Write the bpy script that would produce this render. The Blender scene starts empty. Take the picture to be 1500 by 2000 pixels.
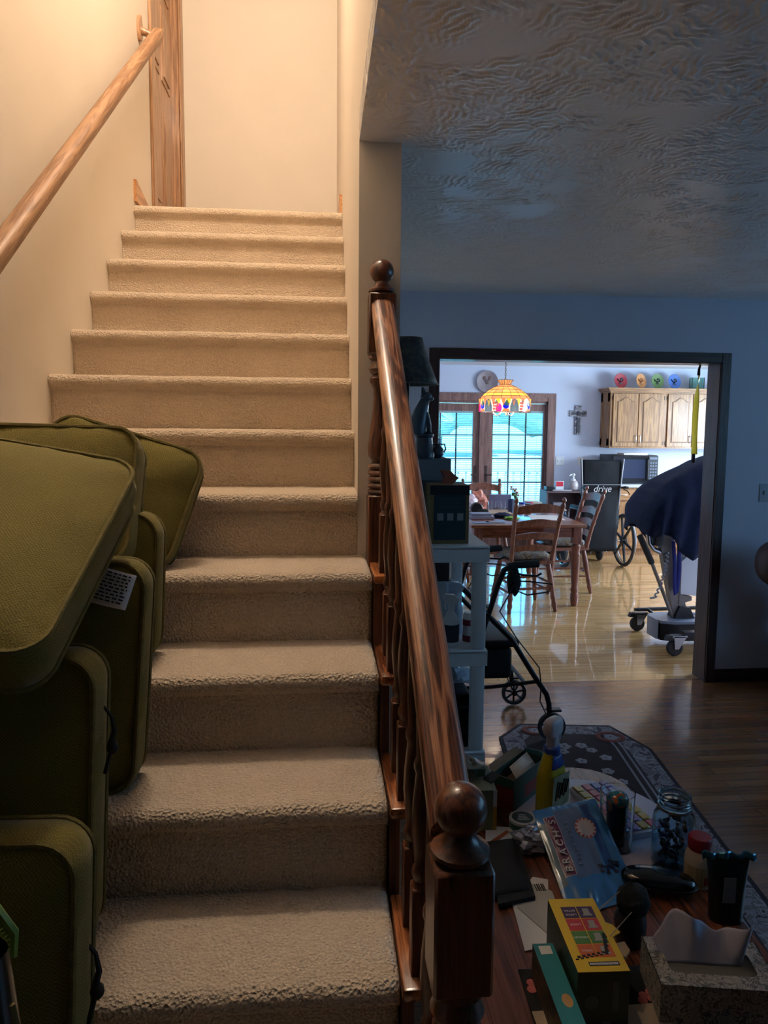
import bpy, bmesh, math, random
from mathutils import Vector as V, Matrix, noise

random.seed(7)
S = bpy.context.scene
COL = S.collection
PI = math.pi

# ------------------------------------------------------------------ camera, world, lamps, exposure
def srgb(h):
    h = h.lstrip('#')
    c = [int(h[i:i + 2], 16) / 255 for i in (0, 2, 4)]
    return tuple(x / 12.92 if x <= .04045 else ((x + .055) / 1.055) ** 2.4 for x in c) + (1.0,)

EYE = 1.6428
cd = bpy.data.cameras.new('camera')
cam = bpy.data.objects.new('camera', cd)
COL.objects.link(cam)
S.camera = cam
cam.matrix_world = Matrix(((0.99574946, 0.00026484, -0.09210294, 0),
                           (-0.09168589, 0.09794909, -0.99095897, 0),
                           (0.00875895, 0.99519139, 0.09755704, EYE),
                           (0, 0, 0, 1)))
cd.sensor_fit = 'VERTICAL'
cd.sensor_height = 36.0
cd.lens = 1392.73 / 2000 * 36.0
cd.shift_x = -7.065 / 2000
cd.shift_y = -32.33 / 2000
cd.clip_start = .02
cd.clip_end = 200

S.view_settings.view_transform = 'Standard'
S.view_settings.look = 'None'
S.view_settings.exposure = 0.0
S.view_settings.gamma = 1.0
S.view_settings.use_curve_mapping = False
S.cycles.use_denoising = True
S.cycles.max_bounces = 10
S.cycles.diffuse_bounces = 6
S.cycles.glossy_bounces = 4
S.cycles.transmission_bounces = 8
S.cycles.transparent_max_bounces = 12
S.cycles.sample_clamp_indirect = 6.0
S.cycles.caustics_refractive = False

W = bpy.data.worlds.new('sky')
S.world = W
W.use_nodes = True
wn = W.node_tree
wn.nodes.clear()
wo = wn.nodes.new('ShaderNodeOutputWorld')
wb = wn.nodes.new('ShaderNodeBackground')
wtc = wn.nodes.new('ShaderNodeTexCoord')
wsep = wn.nodes.new('ShaderNodeSeparateXYZ')
wr = wn.nodes.new('ShaderNodeValToRGB')
wn.links.new(wtc.outputs['Generated'], wsep.inputs[0])
wn.links.new(wsep.outputs[2], wr.inputs[0])
wr.color_ramp.elements[0].position = 0.0
wr.color_ramp.elements[0].color = (.10, .45, .62, 1)
wr.color_ramp.elements[1].position = .55
wr.color_ramp.elements[1].color = (.06, .24, .75, 1)
wn.links.new(wr.outputs[0], wb.inputs[0])
wb.inputs[1].default_value = 11.0
wn.links.new(wb.outputs[0], wo.inputs[0])

def lamp(name, kind, loc, energy, color, rot=(0, 0, 0), **kw):
    d = bpy.data.lights.new(name, kind)
    d.energy = energy
    d.color = color
    for k, v in kw.items():
        setattr(d, k, v)
    o = bpy.data.objects.new(name, d)
    COL.objects.link(o)
    o.location = loc
    o.rotation_euler = rot
    return o

# warm pendant over the stairs (out of frame, upstairs)
lamp('stair_pendant_light', 'POINT', (-.41, 2.5, 4.62), 142, (1.0, .815, .625), shadow_soft_size=.16)
# daylight through the kitchen window on the right (out of frame) and through the french doors
lamp('kitchen_window_daylight', 'AREA', (6.28, 7.0, 1.55), 270, (.74, .85, 1.0), (0, PI / 2 - .55, 0), shape='RECTANGLE', size=1.2, size_y=2.4)
lamp('french_door_sky', 'AREA', (2.15, 9.62, 1.1), 1, (1, 1, 1), (-PI / 2, 0, 0), shape='RECTANGLE', size=1.6, size_y=1.9).data.cycles.is_portal = True

lamp('sun', 'SUN', (0, -5, 20), 26, (.42, .80, 1.0), (math.radians(42), 0, math.radians(-12)), angle=.01)

# ------------------------------------------------------------------ materials
def nodes(name):
    m = bpy.data.materials.new(name)
    m.use_nodes = True
    t = m.node_tree
    return m, t, t.nodes['Principled BSDF']

def N(t, kind, **kw):
    n = t.nodes.new('ShaderNode' + kind)
    for k, v in kw.items():
        if isinstance(k, str) and k.startswith('i_'):
            n.inputs[k[2:].replace('_', ' ')].default_value = v
        else:
            setattr(n, k, v)
    return n

def ramp(t, stops):
    r = t.nodes.new('ShaderNodeValToRGB')
    e = r.color_ramp.elements
    while len(e) < len(stops):
        e.new(.5)
    for k, (p, c) in enumerate(stops):
        e[k].position = p
        e[k].color = c
    return r

def mul(c, k):
    return (min(c[0] * k, 1), min(c[1] * k, 1), min(c[2] * k, 1), 1)

def mat(name, col, rough=.5, metal=0, var=0, vscale=8, bump=0, bscale=60, coat=0, spec=.5, stretch=(1, 1, 1), sheen=0):
    """plain paint / plastic / cloth: colour with a little noise, optional bump"""
    m, t, b = nodes(name)
    c = srgb(col) if isinstance(col, str) else col
    b.inputs['Roughness'].default_value = rough
    b.inputs['Metallic'].default_value = metal
    b.inputs['Specular IOR Level'].default_value = spec
    b.inputs['Coat Weight'].default_value = coat
    b.inputs['Coat Roughness'].default_value = .12
    b.inputs['Sheen Weight'].default_value = sheen
    tc = N(t, 'TexCoord')
    mp = N(t, 'Mapping')
    mp.inputs['Scale'].default_value = stretch
    t.links.new(tc.outputs['Object'], mp.inputs[0])
    nz = N(t, 'TexNoise', i_Scale=vscale, i_Detail=4.0)
    t.links.new(mp.outputs[0], nz.inputs['Vector'])
    v = max(var, .02)
    r = ramp(t, [(.3, mul(c, 1 - v)), (.7, mul(c, 1 + v))])
    t.links.new(nz.outputs['Fac'], r.inputs[0])
    t.links.new(r.outputs[0], b.inputs['Base Color'])
    if bump:
        n2 = N(t, 'TexNoise', i_Scale=bscale, i_Detail=3.0)
        t.links.new(mp.outputs[0], n2.inputs['Vector'])
        bp = N(t, 'Bump', i_Strength=bump, i_Distance=.004)
        t.links.new(n2.outputs['Fac'], bp.inputs['Height'])
        t.links.new(bp.outputs[0], b.inputs['Normal'])
    return m

def wood(name, light, dark, axis=1, rough=.35, scale=1.0, coat=.25, mid=None, tilt=0):
    """oak-like grain running along one axis"""
    m, t, b = nodes(name)
    tc = N(t, 'TexCoord')
    mp = N(t, 'Mapping')
    s = [14 * scale] * 3
    s[axis] = 1.1 * scale
    mp.inputs['Scale'].default_value = s
    rt = N(t, 'VectorRotate', rotation_type='X_AXIS')
    rt.inputs['Angle'].default_value = -tilt
    t.links.new(tc.outputs['Object'], rt.inputs['Vector'])
    t.links.new(rt.outputs[0], mp.inputs[0])
    n1 = N(t, 'TexNoise', i_Scale=1.6, i_Detail=4.0, i_Distortion=.5)
    t.links.new(mp.outputs[0], n1.inputs['Vector'])
    s2 = [190 * scale] * 3
    s2[axis] = 5 * scale
    mp2 = N(t, 'Mapping')
    mp2.inputs['Scale'].default_value = s2
    t.links.new(rt.outputs[0], mp2.inputs[0])
    n2 = N(t, 'TexNoise', i_Scale=1.0, i_Detail=3.0)
    t.links.new(mp2.outputs[0], n2.inputs['Vector'])
    wv = N(t, 'Math', operation='SINE')
    mm = N(t, 'Math', operation='MULTIPLY')
    mm.inputs[1].default_value = 26
    t.links.new(n1.outputs['Fac'], mm.inputs[0])
    t.links.new(mm.outputs[0], wv.inputs[0])
    a = N(t, 'Math', operation='MULTIPLY_ADD')
    a.inputs[1].default_value = .22
    t.links.new(wv.outputs[0], a.inputs[0])
    t.links.new(n2.outputs['Fac'], a.inputs[2])
    L, D = srgb(light), srgb(dark)
    r = ramp(t, [(.2, D), (.5, srgb(mid) if mid else tuple((x + y) / 2 for x, y in zip(L, D))), (.78, L)])
    t.links.new(a.outputs[0], r.inputs[0])
    t.links.new(r.outputs[0], b.inputs['Base Color'])
    b.inputs['Roughness'].default_value = rough
    b.inputs['Coat Weight'].default_value = coat
    b.inputs['Coat Roughness'].default_value = .15
    bp = N(t, 'Bump', i_Strength=.12, i_Distance=.002)
    t.links.new(n2.outputs['Fac'], bp.inputs['Height'])
    t.links.new(bp.outputs[0], b.inputs['Normal'])
    return m

def carpet_mat():
    m, t, b = nodes('beige_carpet')
    tc = N(t, 'TexCoord')
    n1 = N(t, 'TexNoise', i_Scale=210.0, i_Detail=3.0)
    n2 = N(t, 'TexNoise', i_Scale=5.0, i_Detail=3.0)
    n3 = N(t, 'TexVoronoi', i_Scale=150.0)
    for n in (n1, n2, n3):
        t.links.new(tc.outputs['Object'], n.inputs['Vector'])
    r = ramp(t, [(.2, srgb('#b09d89')), (.5, srgb('#d4c1aa')), (.85, srgb('#e4d3bd'))])
    mx = N(t, 'Mix', data_type='FLOAT')
    mx.inputs[0].default_value = .35
    t.links.new(n1.outputs['Fac'], mx.inputs[2])
    t.links.new(n2.outputs['Fac'], mx.inputs[3])
    t.links.new(mx.outputs[0], r.inputs[0])
    t.links.new(r.outputs[0], b.inputs['Base Color'])
    b.inputs['Roughness'].default_value = .95
    b.inputs['Specular IOR Level'].default_value = .1
    b.inputs['Sheen Weight'].default_value = .25
    ad = N(t, 'Math', operation='ADD')
    t.links.new(n1.outputs['Fac'], ad.inputs[0])
    t.links.new(n3.outputs['Distance'], ad.inputs[1])
    bp = N(t, 'Bump', i_Strength=.85, i_Distance=.007)
    t.links.new(ad.outputs[0], bp.inputs['Height'])
    t.links.new(bp.outputs[0], b.inputs['Normal'])
    return m

def floor_mat(name, c1, c2, gloss=.05):
    m, t, b = nodes(name)
    tc = N(t, 'TexCoord')
    br = N(t, 'TexBrick', offset=.37, offset_frequency=2, squash=1.0)
    br.inputs['Scale'].default_value = 1.0
    br.inputs['Brick Width'].default_value = 1.15
    br.inputs['Row Height'].default_value = .062
    br.inputs['Mortar Size'].default_value = .0012
    br.inputs['Mortar Smooth'].default_value = .2
    br.inputs['Bias'].default_value = 0
    br.inputs['Color1'].default_value = srgb(c1)
    br.inputs['Color2'].default_value = srgb(c2)
    br.inputs['Mortar'].default_value = srgb('#4f331a')
    t.links.new(tc.outputs['Object'], br.inputs['Vector'])
    mp = N(t, 'Mapping')
    mp.inputs['Scale'].default_value = (2.2, 60, 1)
    t.links.new(tc.outputs['Object'], mp.inputs[0])
    n = N(t, 'TexNoise', i_Scale=1.0, i_Detail=5.0, i_Distortion=.6)
    t.links.new(mp.outputs[0], n.inputs['Vector'])
    r = ramp(t, [(.25, (.62, .58, .52, 1)), (.75, (1.12, 1.1, 1.05, 1))])
    t.links.new(n.outputs['Fac'], r.inputs[0])
    mx = N(t, 'Mix', data_type='RGBA', blend_type='MULTIPLY')
    mx.inputs[0].default_value = 1
    t.links.new(br.outputs['Color'], mx.inputs[6])
    t.links.new(r.outputs[0], mx.inputs[7])
    t.links.new(mx.outputs[2], b.inputs['Base Color'])
    b.inputs['Roughness'].default_value = .25
    b.inputs['Coat Weight'].default_value = 1.0
    b.inputs['Coat Roughness'].default_value = gloss
    n2 = N(t, 'TexNoise', i_Scale=9.0, i_Detail=2.0)
    t.links.new(tc.outputs['Object'], n2.inputs['Vector'])
    ad = N(t, 'Math', operation='MULTIPLY_ADD')
    ad.inputs[1].default_value = -.5
    t.links.new(br.outputs['Fac'], ad.inputs[0])
    t.links.new(n2.outputs['Fac'], ad.inputs[2])
    bp = N(t, 'Bump', i_Strength=.05, i_Distance=.004)
    t.links.new(ad.outputs[0], bp.inputs['Height'])
    t.links.new(bp.outputs[0], b.inputs['Normal'])
    return m

def ceiling_mat():
    """slap-brush plaster: fans of ridges whose direction changes from dab to dab"""
    m, t, b = nodes('slap_brush_plaster')
    b.inputs['Base Color'].default_value = srgb('#f2efec')
    b.inputs['Roughness'].default_value = .30
    tc = N(t, 'TexCoord')
    nd = N(t, 'TexNoise', i_Scale=5.0, i_Detail=2.0)
    t.links.new(tc.outputs['Object'], nd.inputs['Vector'])
    ma = N(t, 'VectorMath', operation='MULTIPLY_ADD')
    ma.inputs[1].default_value = (.16, .16, 0)
    t.links.new(nd.outputs['Color'], ma.inputs[0])
    t.links.new(tc.outputs['Object'], ma.inputs[2])
    vo = N(t, 'TexVoronoi', i_Scale=6.5)
    t.links.new(ma.outputs[0], vo.inputs['Vector'])
    sp = N(t, 'SeparateColor')
    t.links.new(vo.outputs['Color'], sp.inputs[0])
    an = N(t, 'Math', operation='MULTIPLY')
    an.inputs[1].default_value = 5.0
    t.links.new(sp.outputs[0], an.inputs[0])
    vr = N(t, 'VectorRotate', rotation_type='Z_AXIS')
    t.links.new(ma.outputs[0], vr.inputs['Vector'])
    t.links.new(an.outputs[0], vr.inputs['Angle'])
    mp = N(t, 'Mapping')
    mp.inputs['Scale'].default_value = (26, 85, 1)
    t.links.new(vr.outputs[0], mp.inputs[0])
    nz = N(t, 'TexNoise', i_Scale=1.0, i_Detail=3.0, i_Distortion=.5)
    t.links.new(mp.outputs[0], nz.inputs['Vector'])
    r = ramp(t, [(.38, (0, 0, 0, 1)), (.62, (1, 1, 1, 1))])
    t.links.new(nz.outputs['Fac'], r.inputs[0])
    bp = N(t, 'Bump', i_Strength=1.0, i_Distance=.075)
    t.links.new(r.outputs[0], bp.inputs['Height'])
    t.links.new(bp.outputs[0], b.inputs['Normal'])
    return m

def weave_mat(name, c1, c2):
    m, t, b = nodes(name)
    tc = N(t, 'TexCoord')
    ck = N(t, 'TexChecker', i_Scale=330.0)
    ck.inputs['Color1'].default_value = srgb(c1)
    ck.inputs['Color2'].default_value = srgb(c2)
    t.links.new(tc.outputs['Object'], ck.inputs['Vector'])
    n = N(t, 'TexNoise', i_Scale=6.0, i_Detail=3.0)
    t.links.new(tc.outputs['Object'], n.inputs['Vector'])
    mx = N(t, 'Mix', data_type='RGBA', blend_type='MULTIPLY')
    mx.inputs[0].default_value = .45
    t.links.new(ck.outputs['Color'], mx.inputs[6])
    t.links.new(n.outputs['Fac'], mx.inputs[7])
    t.links.new(mx.outputs[2], b.inputs['Base Color'])
    b.inputs['Roughness'].default_value = .8
    b.inputs['Specular IOR Level'].default_value = .25
    b.inputs['Sheen Weight'].default_value = .12
    wv = N(t, 'TexNoise', i_Scale=300.0, i_Detail=2.0)
    t.links.new(tc.outputs['Object'], wv.inputs['Vector'])
    bp = N(t, 'Bump', i_Strength=.55, i_Distance=.003)
    t.links.new(wv.outputs['Fac'], bp.inputs['Height'])
    t.links.new(bp.outputs[0], b.inputs['Normal'])
    return m

def patch_mat(name, cols, scale=30, rough=.8, bump=.3):
    """floral / mottled fabric: irregular patches of several colours"""
    m, t, b = nodes(name)
    tc = N(t, 'TexCoord')
    nz = N(t, 'TexNoise', i_Scale=scale, i_Detail=3.0, i_Distortion=1.2)
    t.links.new(tc.outputs['Object'], nz.inputs['Vector'])
    k = len(cols)
    r = ramp(t, [(.32 + .36 * i / max(k - 1, 1), srgb(c)) for i, c in enumerate(cols)])
    r.color_ramp.interpolation = 'CONSTANT'
    t.links.new(nz.outputs['Fac'], r.inputs[0])
    t.links.new(r.outputs[0], b.inputs['Base Color'])
    b.inputs['Roughness'].default_value = rough
    bp = N(t, 'Bump', i_Strength=bump, i_Distance=.004)
    t.links.new(nz.outputs['Fac'], bp.inputs['Height'])
    t.links.new(bp.outputs[0], b.inputs['Normal'])
    return m

def glass_mat(name, col='#ffffff', rough=.02, thin=False):
    m, t, b = nodes(name)
    b.inputs['Base Color'].default_value = srgb(col)
    b.inputs['Roughness'].default_value = rough
    b.inputs['Transmission Weight'].default_value = 1.0
    b.inputs['IOR'].default_value = 1.45
    if thin:                                       # window pane: straight-through glass with a faint reflection
        out = t.nodes['Material Output']
        tr = N(t, 'BsdfTransparent')
        tr.inputs[0].default_value = srgb(col)
        gl = N(t, 'BsdfGlossy')
        gl.inputs['Roughness'].default_value = .03
        fr = N(t, 'Fresnel')
        fr.inputs[0].default_value = 1.35
        mx = N(t, 'MixShader')
        t.links.new(fr.outputs[0], mx.inputs[0])
        t.links.new(tr.outputs[0], mx.inputs[1])
        t.links.new(gl.outputs[0], mx.inputs[2])
        t.links.new(mx.outputs[0], out.inputs[0])
    return m

def stained(name, col, strength=.55):
    """stained glass lit by the bulb behind it: translucent"""
    m, t, b = nodes(name)
    out = t.nodes['Material Output']
    c = srgb(col)
    tl = N(t, 'BsdfTranslucent')
    tl.inputs[0].default_value = c
    em = N(t, 'Emission')
    em.inputs[0].default_value = c
    em.inputs[1].default_value = strength
    ad = N(t, 'AddShader')
    mx = N(t, 'MixShader')
    mx.inputs[0].default_value = .12
    gl = N(t, 'BsdfGlossy')
    gl.inputs['Roughness'].default_value = .15
    t.links.new(tl.outputs[0], mx.inputs[1])
    t.links.new(gl.outputs[0], mx.inputs[2])
    t.links.new(mx.outputs[0], ad.inputs[0])
    t.links.new(em.outputs[0], ad.inputs[1])
    t.links.new(ad.outputs[0], out.inputs[0])
    return m

M = {}
M['cream'] = mat('cream_wall_paint', '#d6cdc0', .7, var=.02, vscale=3, bump=.05, bscale=160)
M['wall'] = mat('pale_blue_grey_wall_paint', '#c6c7d8', .7, var=.02, vscale=3, bump=.04, bscale=160)
M['kwall'] = mat('kitchen_wall_paint', '#c3cbdf', .65, var=.02, vscale=3)
M['white'] = mat('white_ceiling_paint', '#dcdde2', .7)
M['ceil'] = ceiling_mat()
M['ceilpaint'] = mat('ceiling_plaster_paint', '#efecea', .30, spec=.6)
M['carpet'] = carpet_mat()
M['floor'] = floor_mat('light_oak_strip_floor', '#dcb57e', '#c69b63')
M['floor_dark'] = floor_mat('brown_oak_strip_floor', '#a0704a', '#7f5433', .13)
M['oakrail'] = wood('honey_oak_rail', '#c28e5c', '#8f5a30', 1, .35)
M['oakrail_s'] = wood('honey_oak_sloping', '#a37c5a', '#765132', 1, .5, 1.6, .05, tilt=.666)
M['panel'] = wood('light_absorbing_finish', '#6e5643', '#4a382b', 2, .5, 1, 0)  # dark finish invented for the unseen entry walls, to cut bounced light
M['oakrail_z'] = wood('honey_oak_upright', '#ad8460', '#7f5a3c', 2, .4)
M['walnut'] = wood('reddish_brown_oak', '#a8693f', '#4a2716', 1, .25, 1.3, .6, '#7b4527')
M['walnut_s'] = wood('reddish_brown_oak_sloping', '#ad7b5c', '#351c14', 1, .33, 1.7, .35, '#784b36', tilt=.654)
M['walnut_z'] = wood('reddish_brown_oak_upright', '#6b3f2a', '#331c13', 2, .33, 1.3, .25)
M['darkwood_z'] = wood('dark_stained_casing', '#4c3432', '#2c1e20', 2, .45, 1, .1)
M['darkwood_x'] = wood('dark_stained_casing_across', '#4c3432', '#2c1e20', 0, .45, 1, .1)
M['kitchenoak'] = wood('kitchen_cabinet_oak', '#ab7d4c', '#7c5430', 2, .38, 1.0, .25)
M['kitchenoak_x'] = wood('kitchen_cabinet_oak_across', '#ab7d4c', '#7c5430', 0, .38, 1.0, .25)
M['doorwood'] = wood('patio_door_wood', '#8d6a62', '#6b4c48', 2, .45, 1, .15)
M['tablewood'] = wood('red_oak_table', '#8e5437', '#5f3320', 0, .22, 1, .6)
M['chairwood'] = wood('red_brown_chair_wood', '#8a5440', '#5e3528', 2, .42, 1.4, .12)
M['sofawood'] = wood('dark_cherry_tabletop', '#7a4630', '#4b2818', 1, .26, 1, .5)
M['green'] = weave_mat('olive_green_weave', '#837731', '#695f25')
M['piping'] = mat('olive_piping', '#665b28', .85, var=.15, vscale=90, bump=.5, bscale=400)
M['black'] = mat('black_plastic', '#15161a', .4)
M['blackmatte'] = mat('matte_black', '#121216', .8, bump=.2, bscale=200)
M['blackmetal'] = mat('black_metal_tube', '#1a1c22', .32, .3)
M['vinyl'] = mat('black_vinyl', '#0b1018', .6, spec=.25, var=.12, vscale=10, bump=.25, bscale=30)
M['chrome'] = mat('chrome', '#c9ccd2', .16, 1)
M['wcsteel'] = mat('worn_chrome_tube', '#77777c', .45, .6)
M['steel'] = mat('satin_steel', '#a8a9ad', .32, .9)
M['beigemetal'] = mat('beige_painted_steel', '#7f7670', .45, .2)
M['silver'] = mat('silver_handle', '#d9dbe2', .25, .9)
M['whiteplastic'] = mat('white_plastic', '#d9dce0', .45)
M['greyplastic'] = mat('grey_plastic', '#9a9fa8', .5)
M['rubber'] = mat('dark_grey_rubber', '#2a2b2f', .7)
M['paper'] = mat('white_paper', '#d8d4cf', .8)
M['shelfwhite'] = mat('white_shelf_plastic', '#d3d6da', .5)
M['blind_shaded'] = mat('backlit_blind_slat', '#93a9b2', .5)  # pale slats toned darker and bluer, their backlit shade put into the colour
M['navy'] = mat('navy_blanket', '#0a1b3c', .95, var=.25, vscale=40, bump=.6, bscale=110)
M['floral'] = patch_mat('floral_seat_pad', ['#4a4438', '#8f7d5e', '#6d7480', '#a8977a', '#3c4046'], 22)
M['clear'] = glass_mat('clear_glass')
def sheer_mat():
    m, t, b = nodes('added_curtain')
    tl = N(t, 'BsdfTranslucent')
    tl.inputs[0].default_value = (.80, .47, .43, 1)
    t.links.new(tl.outputs[0], t.nodes['Material Output'].inputs[0])
    return m
M['curtain'] = sheer_mat()
def film_mat(name, col):
    m, t, b = nodes(name)
    mx = N(t, 'MixShader')
    mx.inputs[0].default_value = .6
    tl = N(t, 'BsdfTranslucent')
    tl.inputs[0].default_value = srgb(col)
    b.inputs['Base Color'].default_value = srgb(col)
    b.inputs['Roughness'].default_value = .3
    t.links.new(b.outputs[0], mx.inputs[1])
    t.links.new(tl.outputs[0], mx.inputs[2])
    t.links.new(mx.outputs[0], t.nodes['Material Output'].inputs[0])
    return m
M['pane'] = glass_mat('window_glass', '#f2f8fa', thin=True)

# ------------------------------------------------------------------ mesh builder
class MB:
    def __init__(s):
        s.v, s.f, s.m, s.mi, s.T = [], [], [], 0, None

    def add(s, vs, fs):
        b = len(s.v)
        T = s.T
        s.v += [tuple(T @ V(p)) if T is not None else tuple(p) for p in vs]
        for f in fs:
            s.f.append([b + i for i in f])
            s.m.append(s.mi)
        return s

    def box(s, x0, x1, y0, y1, z0, z1, bev=0, seg=2):
        if bev <= 0:
            vs = [(x, y, z) for x in (x0, x1) for y in (y0, y1) for z in (z0, z1)]
            return s.add(vs, [(0, 1, 3, 2), (4, 6, 7, 5), (0, 4, 5, 1), (2, 3, 7, 6), (0, 2, 6, 4), (1, 5, 7, 3)])
        bm = bmesh.new()
        bmesh.ops.create_cube(bm, size=1)
        for v in bm.verts:
            v.co = V(((x0 + x1) / 2 + v.co.x * (x1 - x0), (y0 + y1) / 2 + v.co.y * (y1 - y0), (z0 + z1) / 2 + v.co.z * (z1 - z0)))
        bmesh.ops.bevel(bm, geom=list(bm.edges), offset=bev, segments=seg, profile=.5, affect='EDGES')
        bm.verts.index_update()
        s.add([v.co.copy() for v in bm.verts], [[v.index for v in f.verts] for f in bm.faces])
        bm.free()
        return s

    def tube(s, pts, r, n=8, closed=False, flat=1.0):
        pts = [V(p) for p in pts]
        k = len(pts)
        rs = r if isinstance(r, (list, tuple)) else [r] * k
        vs, fs = [], []
        prev = None
        for i, p in enumerate(pts):
            a = pts[(i - 1) % k] if (closed or i > 0) else p
            c = pts[(i + 1) % k] if (closed or i < k - 1) else p
            d = (c - a)
            d = d.normalized() if d.length > 1e-9 else V((0, 0, 1))
            if prev is None:
                up = V((0, 0, 1)) if abs(d.z) < .9 else V((0, 1, 0))
                u = d.cross(up).normalized()
            else:
                u = (prev - d * prev.dot(d))
                u = u.normalized() if u.length > 1e-6 else d.orthogonal().normalized()
            prev = u
            w = d.cross(u)
            for j in range(n):
                t = 2 * PI * j / n
                vs.append(p + (u * math.cos(t) + w * math.sin(t) * flat) * rs[i])
        m = k if closed else k - 1
        for i in range(m):
            for j in range(n):
                a, b2 = i * n + j, i * n + (j + 1) % n
                c, d2 = ((i + 1) % k) * n + (j + 1) % n, ((i + 1) % k) * n + j
                fs.append((a, b2, c, d2))
        if not closed:
            fs.append(list(range(n))[::-1])
            fs.append([(k - 1) * n + j for j in range(n)])
        return s.add(vs, fs)

    def lathe(s, prof, n=18, c=(0, 0, 0), axis='z'):
        vs, fs = [], []
        for (r, z) in prof:
            for j in range(n):
                t = 2 * PI * j / n
                x, y = max(r, 1e-5) * math.cos(t), max(r, 1e-5) * math.sin(t)
                p = (x, y, z) if axis == 'z' else ((x, z, y) if axis == 'y' else (z, x, y))
                vs.append((p[0] + c[0], p[1] + c[1], p[2] + c[2]))
        for i in range(len(prof) - 1):
            for j in range(n):
                fs.append((i * n + j, i * n + (j + 1) % n, (i + 1) * n + (j + 1) % n, (i + 1) * n + j))
        if prof[0] != prof[-1]:                        # a closed ring profile needs no end caps
            fs.append(list(range(n))[::-1])
            fs.append([(len(prof) - 1) * n + j for j in range(n)])
        return s.add(vs, fs)

    def prism(s, poly, a, b, plane='xz'):
        n = len(poly)
        def P(p, h):
            return {'xz': (p[0], h, p[1]), 'yz': (h, p[0], p[1]), 'xy': (p[0], p[1], h)}[plane]
        vs = [P(p, a) for p in poly] + [P(p, b) for p in poly]
        fs = [list(range(n)), list(range(n, 2 * n))[::-1]]
        for i in range(n):
            fs.append((i, i + n, (i + 1) % n + n, (i + 1) % n))
        return s.add(vs, fs)

    def grid(s, fn, nu, nv, cu=False, cv=False):
        vs = [fn(i / (nu if cu else nu - 1), j / (nv if cv else nv - 1)) for i in range(nu) for j in range(nv)]
        fs = []
        for i in range(nu if cu else nu - 1):
            for j in range(nv if cv else nv - 1):
                fs.append((i * nv + j, ((i + 1) % nu) * nv + j, ((i + 1) % nu) * nv + (j + 1) % nv, i * nv + (j + 1) % nv))
        return s.add(vs, fs)

    def ball(s, c, rx, ry=None, rz=None, n=16, k=10):
        ry = rx if ry is None else ry
        rz = rx if rz is None else rz
        vs, fs = [], []
        for i in range(k + 1):
            p = PI * i / k
            for j in range(n):
                t = 2 * PI * j / n
                q = max(math.sin(p), 1e-4)
                vs.append((c[0] + rx * q * math.cos(t), c[1] + ry * q * math.sin(t), c[2] + rz * math.cos(p)))
        for i in range(k):
            for j in range(n):
                fs.append((i * n + j, (i + 1) * n + j, (i + 1) * n + (j + 1) % n, i * n + (j + 1) % n))
        return s.add(vs, fs)

    def build(s, name, mats, parent=None, angle=38, thick=0):
        me = bpy.data.meshes.new(name)
        me.from_pydata(s.v, [], s.f)
        mats = mats if isinstance(mats, (list, tuple)) else [mats]
        for m in mats:
            me.materials.append(M[m] if isinstance(m, str) else m)
        me.polygons.foreach_set('material_index', s.m)
        me.polygons.foreach_set('use_smooth', [True] * len(s.f))
        bm = bmesh.new()
        bm.from_mesh(me)
        bmesh.ops.recalc_face_normals(bm, faces=bm.faces)
        bm.to_mesh(me)
        bm.free()
        me.set_sharp_from_angle(angle=math.radians(angle))
        me.update()
        o = bpy.data.objects.new(name, me)
        COL.objects.link(o)
        if parent is not None:
            o.parent = parent
        if thick:
            md = o.modifiers.new('thickness', 'SOLIDIFY')
            md.thickness = thick
            md.offset = 0
        return o

def thing(name, label, cat, loc=(0, 0, 0), rz=0, group=None):
    o = bpy.data.objects.new(name, None)
    o.empty_display_size = .05
    COL.objects.link(o)
    o.location = loc
    o.rotation_euler = (0, 0, rz)
    return tag(o, label, cat, group)

def tag(o, label, cat, group=None, kind=None):
    o['label'] = label
    o['category'] = cat
    if group:
        o['group'] = group
    if kind:
        o['kind'] = kind
    return o

def struct(o, label=None):
    o['kind'] = 'structure'
    if label:
        o['label'] = label
    return o

def dup(root, loc, rz, label, group=None):
    r = root.copy()
    COL.objects.link(r)
    r.location = loc
    r.rotation_euler = (0, 0, rz)
    r['label'] = label
    if group:
        r['group'] = group
    for ch in list(root.children):
        c = ch.copy()
        COL.objects.link(c)
        c.parent = r
        for g in list(ch.children):
            d = g.copy()
            COL.objects.link(d)
            d.parent = c
    return r

def lettering(txt, size, matname, parent, mtx, name='lettering', depth=.0006, shear=0, spacing=1.0, ax='CENTER'):
    cu = bpy.data.curves.new('t', 'FONT')
    cu.body = txt
    cu.size = size
    cu.align_x = ax
    cu.align_y = 'CENTER'
    cu.extrude = depth
    cu.shear = shear
    cu.space_character = spacing
    to = bpy.data.objects.new('t', cu)
    COL.objects.link(to)
    dg = bpy.context.evaluated_depsgraph_get()
    me = bpy.data.meshes.new_from_object(to.evaluated_get(dg))
    COL.objects.unlink(to)
    bpy.data.objects.remove(to)
    me.transform(mtx)
    me.materials.clear()
    me.materials.append(M[matname] if isinstance(matname, str) else matname)
    o = bpy.data.objects.new(name, me)
    COL.objects.link(o)
    o.parent = parent
    return o

def frame_mtx(o, u, v):
    """matrix with local x along u, local y along v, origin o"""
    u, v = V(u).normalized(), V(v)
    v = (v - u * v.dot(u)).normalized()
    w = u.cross(v)
    m = Matrix((u, v, w)).transposed().to_4x4()
    m.translation = V(o)
    return m

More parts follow.
